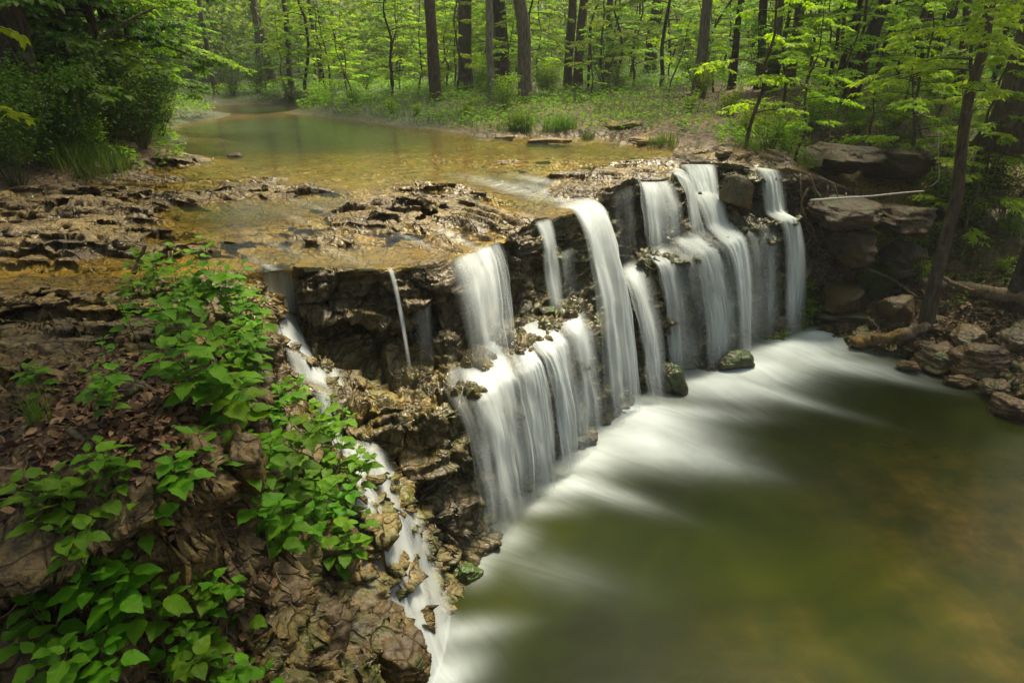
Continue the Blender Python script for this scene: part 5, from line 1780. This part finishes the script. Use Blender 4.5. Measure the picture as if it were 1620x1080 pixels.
r2 = np.random.default_rng(5)
link('fallen_leaves', litter([(-1.85, 2.85, .28, .3, 1500), (-1.62, 2.75, .15, .22, 700), (-2.2, 3.1, .35, .3, 700), (-1.8, 3.6, .2, .35, 500), (-1.5, 2.2, .25, .2, 350), (-2.0, 1.9, .4, .25, 400), (-1.25, 2.4, .2, .3, 150), (-2.4, 4.2, .6, .5, 120)], 0, '', r2),
     kind='stuff', label='brown dead leaves carpeting the left bank', category='leaf litter')
link('fallen_leaves', litter([(6.9, 9.6, .7, .5, 1900), (6.2, 9.2, .4, .35, 900), (6.3, 8.6, .4, .4, 500), (7.3, 8.6, .5, .5, 700), (6.3, 11.6, .7, .35, 500), (6.9, 10.6, .7, .5, 700)], 0, '', r2),
     kind='stuff', label='brown dead leaves on the right bank round the logs', category='leaf litter')
link('fallen_leaves', litter([(-7.2, 9.6, 1.0, .5, 1800), (5.3, 17, 1.4, 1.5, 900)], 0, '', r2), kind='stuff', label='tan dead leaves on the small left beach and the bare path', category='leaf litter')

mb = MB()
rq = np.random.default_rng(31)
for (x0, y0, sx, sy, n_) in [(6.6, 9.8, .8, .6, 90), (5.6, 11.0, .6, .5, 60), (7.2, 11.4, .8, .6, 60), (-1.9, 2.9, .35, .5, 40), (-1.5, 2.1, .3, .3, 40), (5.0, 10.5, .3, .3, 50)]:
    for _ in range(n_):
        x, y = rq.normal(x0, sx), rq.normal(y0, sy)
        a_, l_ = rq.uniform(0, 6.28), rq.uniform(.12, .5) * (1 if x > 0 else .5)
        x1, y1 = x + math.cos(a_) * l_, y + math.sin(a_) * l_
        za, zb_ = hz([x, x1], [y, y1])
        if abs(za - zb_) > .5:
            continue
        mb.tube(bent((x, y, za + .01), (x1, y1, zb_ + rq.uniform(.01, .10)), 6, .03, rq.uniform(0, 50)), np.linspace(rq.uniform(.003, .008), .002, 6), 4, cap=False)
link('fallen_twigs', mb.mesh('fallen_twigs', M['twig']), kind='stuff', label='thin dead twigs strewn over both banks', category='twigs')
mb = MB()
n = 9000
x, y = rq.uniform(4.3, 10, n), rq.uniform(9.4, 14.5, n)
ok = fbm(x * .9, y * .9, oct=3) > .03
x, y = x[ok], y[ok]
z = hz(x, y)
ok = z > -1.9
x, y, z = x[ok], y[ok], z[ok]
n = len(x)
aa = rq.uniform(0, 2 * PI, n)
mb.leaves(np.stack([x, y, z + rq.uniform(.01, .22, n)], 1), np.stack([np.cos(aa), np.sin(aa), rq.normal(.05, .3, n)], 1), np.stack([rq.normal(0, .5, n), rq.normal(-.2, .5, n), np.ones(n)], 1), rq.uniform(.035, .08, n), rq.uniform(.02, .045, n), rq.uniform(0, 1, n))
link('undergrowth', mb.mesh('undergrowth', M['ground_leaf'], False), kind='stuff', label='patchy low green plants on the rocky right bank', category='undergrowth')

# ------------------------------------------------------------------ foreground plants with broad veined leaves
def big_leaf(mb, base, d, nrm, L, W, tint, r):
    d = unit(np.array(d, float))
    nrm = unit(np.array(nrm, float))
    s_ = unit(np.cross(d, nrm))
    upv = np.cross(s_, d)
    nl, nw = 13, 7
    f = np.linspace(0, 1, nl)
    prof = np.sin(PI * np.clip(f, 0, 1) ** .72) ** .85 * (1 - .25 * f) + .02
    prof = prof / prof.max()
    ser = 1 + .05 * np.where(np.arange(nl) % 2, 1, -1) * (f > .1) * (f < .97)
    u = np.linspace(-1, 1, nw)
    droop = r.uniform(.12, .42)
    cup = r.uniform(.10, .32)
    tw_ = r.normal(0, .18)
    P = np.zeros((nl, nw, 3))
    for i in range(nl):
        ctr = np.array(base) + d * L * (f[i] - .06 * f[i] ** 2) - upv * L * droop * f[i] ** 2
        w = W * .5 * prof[i] * (ser[i] if True else 1)
        for j in range(nw):
            und = .035 * math.sin(f[i] * 16 + (u[j] > 0) * 1.3) * abs(u[j]) * W
            P[i, j] = ctr + s_ * w * u[j] + upv * (cup * w * abs(u[j]) ** 1.3 + und + tw_ * w * u[j] * f[i])
    lu = np.broadcast_to(u[None], (nl, nw)) * prof[:, None]
    lv = np.broadcast_to(f[:, None], (nl, nw))
    mb.add(P.reshape(-1, 3), grid_faces(nl, nw), tint=tint, lu=lu.ravel(), lv=lv.ravel())


def plant_parts(seed, h, npair, leafL, lean, branches=0):
    """One upright stem with opposite pairs of ovate leaves, largest below the tip."""
    r = np.random.default_rng(seed)
    st, lf = MB(), MB()

    def shoot(p0, az, tilt, hh, npairs, Ls, r0):
        n = 10
        f = np.linspace(0, 1, n)
        dirv = np.array([math.cos(az) * math.sin(tilt), math.sin(az) * math.sin(tilt), math.cos(tilt)])
        P = np.array(p0)[None] + dirv[None] * (f * hh)[:, None]
        P[:, 2] += .12 * hh * np.sin(f * PI * .5) * math.sin(tilt)
        P += r.normal(0, .012 * hh, (n, 3)) * f[:, None]
        st.tube(P, np.linspace(r0, r0 * .45, n), 6, cap=False)
        a0 = r.uniform(0, PI)
        for k in range(npairs):
            q = 1 - .80 * (1 - (k + 1) / npairs) ** 1.1 if npairs > 1 else 1
            b = np.array([np.interp(q, f, P[:, j]) for j in range(3)])
            size = Ls * (.55 + .75 * math.sin(PI * min(1, .22 + .62 * (1 - (k / max(1, npairs - .4))))))
            if k == npairs - 1:
                size *= .55
            for sgn in (0, 1):
                aa = a0 + k * PI / 2 + sgn * PI + r.normal(0, .2)
                el = r.uniform(-.05, .35) + (.5 if k == npairs - 1 else 0)
                d = np.array([math.cos(aa) * math.cos(el), math.sin(aa) * math.cos(el), math.sin(el)])
                pet = size * r.uniform(.18, .32)
                b2 = b + d * pet
                st.tube([b, (b + b2) / 2 + np.array([0, 0, .004]), b2], [r0 * .4, r0 * .35, r0 * .3], 4, cap=False)
                nn = np.array([-math.cos(aa) * math.sin(el), -math.sin(aa) * math.sin(el), math.cos(el)]) + r.normal(0, .16, 3)
                big_leaf(lf, b2, d, nn, size * r.uniform(.85, 1.1), size * r.uniform(.62, .78), np.clip(r.uniform(.1, .75) + (.25 if k >= npairs - 2 else 0), 0, 1), r)
        return P
    P = shoot((0, 0, -.02), r.uniform(0, 6.3), lean, h, npair, leafL, .0035)
    for b in range(branches):
        q = r.uniform(.3, .75)
        p0 = [np.interp(q, np.linspace(0, 1, 10), P[:, j]) for j in range(3)]
        shoot(p0, b * 2.4 + r.uniform(-.4, .4), r.uniform(.5, 1.0), h * r.uniform(.35, .6), max(2, npair - 1), leafL * .8, .0025)
    return st.mesh('plant_stem', M['stem']), lf.mesh('plant_leaves', M['plant'])


PG = 'broad-leaved plants of the foreground bank'
protos = []
for k, (h, npair, L, ln, br) in enumerate([(.34, 4, .105, .12, 2), (.40, 5, .10, .18, 3), (.30, 3, .10, .1, 1), (.50, 5, .095, .25, 3), (.20, 3, .065, .15, 0), (.46, 5, .095, .45, 3), (.36, 4, .122, .1, 2)]):
    a, b = plant_parts(400 + k, h, npair, L, ln, br)
    t = thing('plant', 'p', 'plant', (0, 0, 0), 0, PG)
    link('stem', a, t)
    link('leaves', b, t)
    protos.append((t, h))
# photo position of the plant's top, expected ground height, prototype, scale, label
PL = [
    (208, 398, -.08, 0, .95, 'plant with its top leaves beside the broken wood stub, topmost left of the bush'),
    (268, 396, -.1, 2, 1.0, 'single bright-tipped plant between the two topmost plants of the bush'),
    (325, 402, -.1, 2, 1.05, 'topmost right plant of the bush, in front of the wet rock'),
    (300, 440, -.1, 1, .8, 'plant just under the topmost right plant of the bush'),
    (215, 450, -.06, 6, .7, 'low spreading plant at the upper left of the bush'),
    (250, 470, -.06, 0, .7, 'plant left of centre in the upper bush'),
    (390, 455, -.12, 2, 1.0, 'plant reaching toward the small white step of water'),
    (350, 480, -.1, 1, .7, 'plant in the middle of the upper bush, before the dark rock'),
    (310, 490, -.08, 0, .75, 'small plant low in the upper bush'),
    (460, 500, -.15, 2, .8, 'isolated sprig right against the small white step of water'),
    (385, 530, -.12, 1, .75, 'plant below the sprig, at the right side of the bush'),
    (430, 545, -.12, 5, .7, 'arching plant on the right flank of the bush'),
    (355, 545, -.08, 6, .85, 'big-leaved plant at the centre of the bush'),
    (375, 590, -.08, 0, 1.0, 'plant with large round leaf in the middle of the bush'),
    (465, 575, -.2, 5, .85, 'plant stretching right over the rock toward the cascade'),
    (520, 545, -.5, 3, .9, 'tallest right-hand sprig of the bush, in front of the pale fall'),
    (540, 610, -.6, 3, .9, 'outermost right plant of the bush over the cascade'),
    (520, 660, -.7, 5, .9, 'lower right plant of the bush hanging over the cascade'),
    (460, 640, -.35, 3, .8, 'plant in the right half of the bush with arching twigs'),
    (410, 655, -.15, 1, .9, 'plant right of the leafy bank lip'),
    (335, 650, -.08, 6, .8, 'plant at the left side of the bush by the dead leaves'),
    (370, 700, -.3, 6, .9, 'dark-leaved plant low on the bank lip'),
    (450, 720, -.75, 1, 1.0, 'plant in the lower bush above the ochre rock'),
    (410, 770, -.75, 6, .8, 'lowest plant of the bush hanging above the pale-faced block'),
    (510, 755, -.9, 5, .8, 'rightmost low plant of the bush beside the cascade'),
    (480, 690, -.7, 3, .7, 'small plant in the lower right of the bush'),
    (60, 590, -.02, 6, .62, 'lone seedling at the left edge standing on the leaf litter'),
    (160, 535, -.04, 4, .9, 'small pale seedling on the bare rock left of the bush'),
    (255, 545, -.05, 4, .9, 'small seedling among the leaves left of the bush'),
    (60, 770, -.4, 6, .95, 'plant with the large round leaf at the far left of the foreground'),
    (150, 770, -.35, 6, .9, 'tall dark-leaved plant second from the left edge'),
    (205, 730, -.12, 1, .8, 'plant standing up against the dead leaves, left of centre'),
    (120, 830, -.6, 0, 1.0, 'shaded plant below the large round leaf'),
    (240, 860, -.7, 6, .95, 'plant with an upright round leaf over a heart-shaped leaf'),
    (200, 790, -.55, 1, .8, 'plant behind the upright round leaf'),
    (330, 850, -.75, 2, 1.0, 'slim plant by the hanging roots, right of the upright round leaf'),
    (120, 920, -.62, 6, .9, 'plant with broad shaded leaves near the bottom left'),
    (300, 960, -.85, 3, .75, 'dim plant at the foot of the bank face'),
    (190, 980, -.65, 0, .9, 'darkest plant in the bottom left'),
    (400, 935, -1.05, 4, 1.2, 'small sprig growing from the pale-faced block'),
    (420, 1045, -1.2, 4, 1.2, 'little sprig at the bottom edge below the pale-faced block'),
    (350, 1035, -1.0, 0, .7, 'shaded plant at the bottom edge left of the little sprig'),
    (270, 1030, -.85, 2, .8, 'half-hidden plant at the bottom edge under the twigs'),
    (100, 735, -.3, 1, .9, 'upright plant between the two tall plants near the left edge'),
    (185, 690, -.05, 2, 1.0, 'short plant at the lip of the leaf litter, above the shaded group'),
    (265, 765, -.5, 6, .85, 'plant against the bank face, right of the upright round leaf'),
    (300, 885, -.75, 1, .9, 'plant between the upright round leaf and the hanging roots'),
    (155, 845, -.6, 6, 1.0, 'wide plant in the middle of the shaded group'),
    (105, 1030, -.62, 6, .9, 'plant cut by the bottom edge near the shadowed rock'),
    (345, 960, -.95, 1, .8, 'thin plant at the edge of the dark hollow'),
    (20, 780, -.3, 0, 1.0, 'plant half cut by the left edge, beside the large round leaf'),
]
seen = set()
r3 = np.random.default_rng(21)
NB = ['tip of the bush', 'flank of the bush', 'heart of the bush', 'foot of the bush']
fill = [(235, 425), (285, 430), (330, 440), (205, 480), (280, 505), (330, 520), (400, 500), (300, 560), (335, 590), (400, 560), (440, 600), (405, 615), (360, 640), (440, 670), (390, 690), (345, 710), (490, 620),
        (505, 700), (470, 760), (430, 740), (390, 800), (520, 720), (490, 590), (365, 565), (420, 580)]
for q_, (a_, b_) in enumerate(fill):
    zg_ = -.08 if a_ < 380 and b_ < 680 else (-.2 if b_ < 600 else -.6)
    nearest = min(PL[:26], key=lambda p: (p[0] - a_) ** 2 + (p[1] - b_) ** 2)
    short = nearest[5].split(',')[0].replace(' of the bush', '').split(' in the ')[0].split(' over the ')[0]
    PL.append((a_, b_, zg_, [0, 1, 6, 2, 5][q_ % 5], .8 + .05 * (q_ % 4), ('leafy plant crowding the ' + short.replace('plant ', 'one ', 1).replace('single ', ''))[:150] + (' on its left' if a_ < nearest[0] else ' on its right')))
for i_, (px, py, zg, k, sc, lab) in enumerate(PL):
    sc = sc * (1.12 if i_ < 26 or i_ >= len(PL) - 25 else .9)
    src, h = protos[k]
    zt = zg + h * sc * .95
    x, y = ground(px, py, zt)
    for _ in range(3):
        zz = float(hz(x, y)[0])
        zz = min(max(zz, zg - .25), zg + .2)
        x, y = ground(px, py, zz + h * sc * .95)
    zz = float(hz(x, y)[0])
    if k not in seen:
        seen.add(k)
        src.location = (x, y, zz)
        src.scale = (sc,) * 3
        src.rotation_euler = (0, 0, r3.uniform(0, 6.28))
        src['label'] = lab
    else:
        copy_thing(src, (x, y, zz), r3.uniform(0, 6.28), sc * 1.1, lab, (r3.normal(0, .06), r3.normal(0, .06)))

# overhanging leafy branch ends at the left edge of the photo
for i, (lab, pl, yq) in enumerate([('bright leafy branch tip reaching in at the upper left edge', [(-60, 20), (-10, 40), (40, 60)], 5.0), ('second bright leafy branch tip hanging lower at the left edge', [(-60, 150), (-10, 165), (45, 190)], 5.0)]):
    t = None
    P3 = []
    for a_, b_ in pl:
        u, v = (a_ - 810) / FPX, (540 - b_) / FPX
        t_ = yq / (CP + v * SP)
        P3.append(np.array((u * t_, yq, CAM_H + t_ * (-SP + v * CP))))
    o = P3[0]
    st, lf = MB(), MB()
    P = bent(P3[0] - o, P3[-1] - o, 8, .03, i)
    st.tube(P, np.linspace(.006, .002, 8), 5, cap=False)
    rr_ = np.random.default_rng(60 + i)
    for kq in range(16):
        q = .35 + .65 * kq / 15
        b = np.array([np.interp(q, np.linspace(0, 1, 8), P[:, j]) for j in range(3)])
        a_ = rr_.uniform(-1.2, 1.2) + (PI if kq % 3 == 0 else 0)
        d = np.array([math.cos(a_), math.sin(a_), rr_.uniform(-.7, .1)])
        big_leaf(lf, b, d, np.array([0, -.3, 1]) + rr_.normal(0, .2, 3), rr_.uniform(.07, .11), rr_.uniform(.035, .05), rr_.uniform(.6, 1), rr_)
    t = thing('leafy_branch', lab, 'branch', tuple(o), 0, 'branch tips reaching in from the left')
    link('twig', st.mesh('branch_twig', M['twig']), t)
    link('leaves', lf.mesh('branch_leaves', M['leafy']), t)

# ------------------------------------------------------------------ unseen trees, added so their crowns shade the near bank, shelf and pool
def added_shade_tree(label, base, rad, centres, seed, per=520, spread=.9):
    t = thing('tree', label, 'tree', base, 0, 'unseen trees added to shade the near bank and pool')
    r_ = np.random.default_rng(seed)
    c0 = np.mean(np.array(centres, float), 0) - np.array(base)
    top = np.array([c0[0] * .35, c0[1] * .35, c0[2]])
    P = bent((0, 0, -.3), top, 24, .3, seed)
    f = np.linspace(0, 1, 24)
    mb = MB()
    mb.tube(P, rad * (1 - .6 * f) * (1 + .5 * np.exp(-f * 20)), 14, .2, seed)
    lb = mb
    for k_, c in enumerate(centres):
        e = np.array(c, float) - np.array(base)
        st0 = P[int(12 + 11 * r_.uniform(0, 1))]
        lb.tube(bent(st0, e, 12, .3, seed + k_), np.linspace(rad * .3, rad * .04, 12), 6, cap=False)
    link('trunk', mb.mesh('tree_trunk', M['darkbark']), t)
    link('crown', crown_mesh(seed, [np.array(c, float) - np.array(base) for c in centres], .15, per, spread, M['leaf']), t)
    return t


rt = np.random.default_rng(4)  # out-of-view crowns placed where they cut the sun and sky light
added_shade_tree('unseen tree added on the left bank so its crown shades the leafy bush', (-6.6, 4.2, .1), .3, [(rt.uniform(-2.8, 2.0), rt.uniform(3.0, 7.4), rt.uniform(6.0, 8.5)) for _ in range(24)], 701, 560)
added_shade_tree('unseen tree added on the left bank so its crown shades the bare shelf', (-7.8, 8.2, .3), .28, [(rt.uniform(-5.5, -.8), rt.uniform(7.5, 13.5), rt.uniform(5.6, 8.2)) for _ in range(9)], 704, 420, .95)
added_shade_tree('unseen tree added behind the near bank to dim the sky over the foreground', (-3.2, -2.2, .1), .3, [(rt.uniform(-6, .5), rt.uniform(-4, 2.5), rt.uniform(6.5, 9.5)) for _ in range(14)], 702, 480, 1.1)
added_shade_tree('unseen tree added on the near shore to dim the sky over the lower pool', (4.5, -2.5, -1.6), .3, [(rt.uniform(.5, 8), rt.uniform(-5, 2.5), rt.uniform(7, 10)) for _ in range(14)], 703, 480, 1.1)

# ------------------------------------------------------------------ light, haze, camera
w = bpy.data.worlds.new('World')
scene.world = w
w.use_nodes = True
nt = w.node_tree
bg = nt.nodes['Background']
sky = nt.nodes.new('ShaderNodeTexSky')
sky.sky_type = 'NISHITA'
sky.sun_disc = False
SUN_EL, SUN_AZ = math.radians(64), math.radians(35)      # azimuth from +Y toward +X
sky.sun_elevation = SUN_EL
sky.sun_rotation = SUN_AZ
sky.air_density = 1.0
sky.dust_density = 7.0
sky.ozone_density = .3
nt.links.new(sky.outputs[0], bg.inputs[0])
bg.inputs[1].default_value = .075
sl = bpy.data.lights.new('sun', 'SUN')
sl.energy = 5.0
sl.angle = math.radians(14)
sl.color = (1, .92, .70)
so = bpy.data.objects.new('sun', sl)
COL.objects.link(so)
sd_ = Vector((math.sin(SUN_AZ) * math.cos(SUN_EL), math.cos(SUN_AZ) * math.cos(SUN_EL), math.sin(SUN_EL)))
so.rotation_euler = sd_.to_track_quat('Z', 'Y').to_euler()
so.location = (0, 0, 20)

HAZE = .0014
if HAZE:
    t = NT('thin_forest_mist')
    pv = t.n('ShaderNodeVolumePrincipled')
    pv.inputs['Color'].default_value = (.93, .97, .93, 1)
    pv.inputs['Density'].default_value = HAZE
    pv.inputs['Anisotropy'].default_value = .2
    t.l(pv.outputs[0], t.out.inputs['Volume'])
    a_, b_, z0_, z1_ = -150, 150, -4.6, 34
    hv = [(a_, a_, z0_), (b_, a_, z0_), (b_, b_, z0_), (a_, b_, z0_), (a_, a_, z1_), (b_, a_, z1_), (b_, b_, z1_), (a_, b_, z1_)]
    link('haze', mesh_from('haze', hv, [(0, 3, 2, 1), (4, 5, 6, 7), (0, 1, 5, 4), (1, 2, 6, 5), (2, 3, 7, 6), (3, 0, 4, 7)], t.m, smooth=False), kind='stuff')

cam = bpy.data.cameras.new('camera')
cam.sensor_width = 36
cam.lens = 24
cam.clip_start = .05
cam.clip_end = 2000
co = bpy.data.objects.new('camera', cam)
COL.objects.link(co)
co.location = (0, 0, CAM_H)
co.rotation_euler = (PI / 2 - PITCH, 0, 0)
scene.camera = co

scene.view_settings.view_transform = 'Standard'
scene.view_settings.look = 'None'
scene.view_settings.exposure = 1.0
scene.cycles.use_denoising = True
scene.cycles.max_bounces = 8
scene.cycles.diffuse_bounces = 3
scene.cycles.glossy_bounces = 3
scene.cycles.transmission_bounces = 4
scene.cycles.transparent_max_bounces = 18
scene.cycles.caustics_reflective = False
scene.cycles.caustics_refractive = False
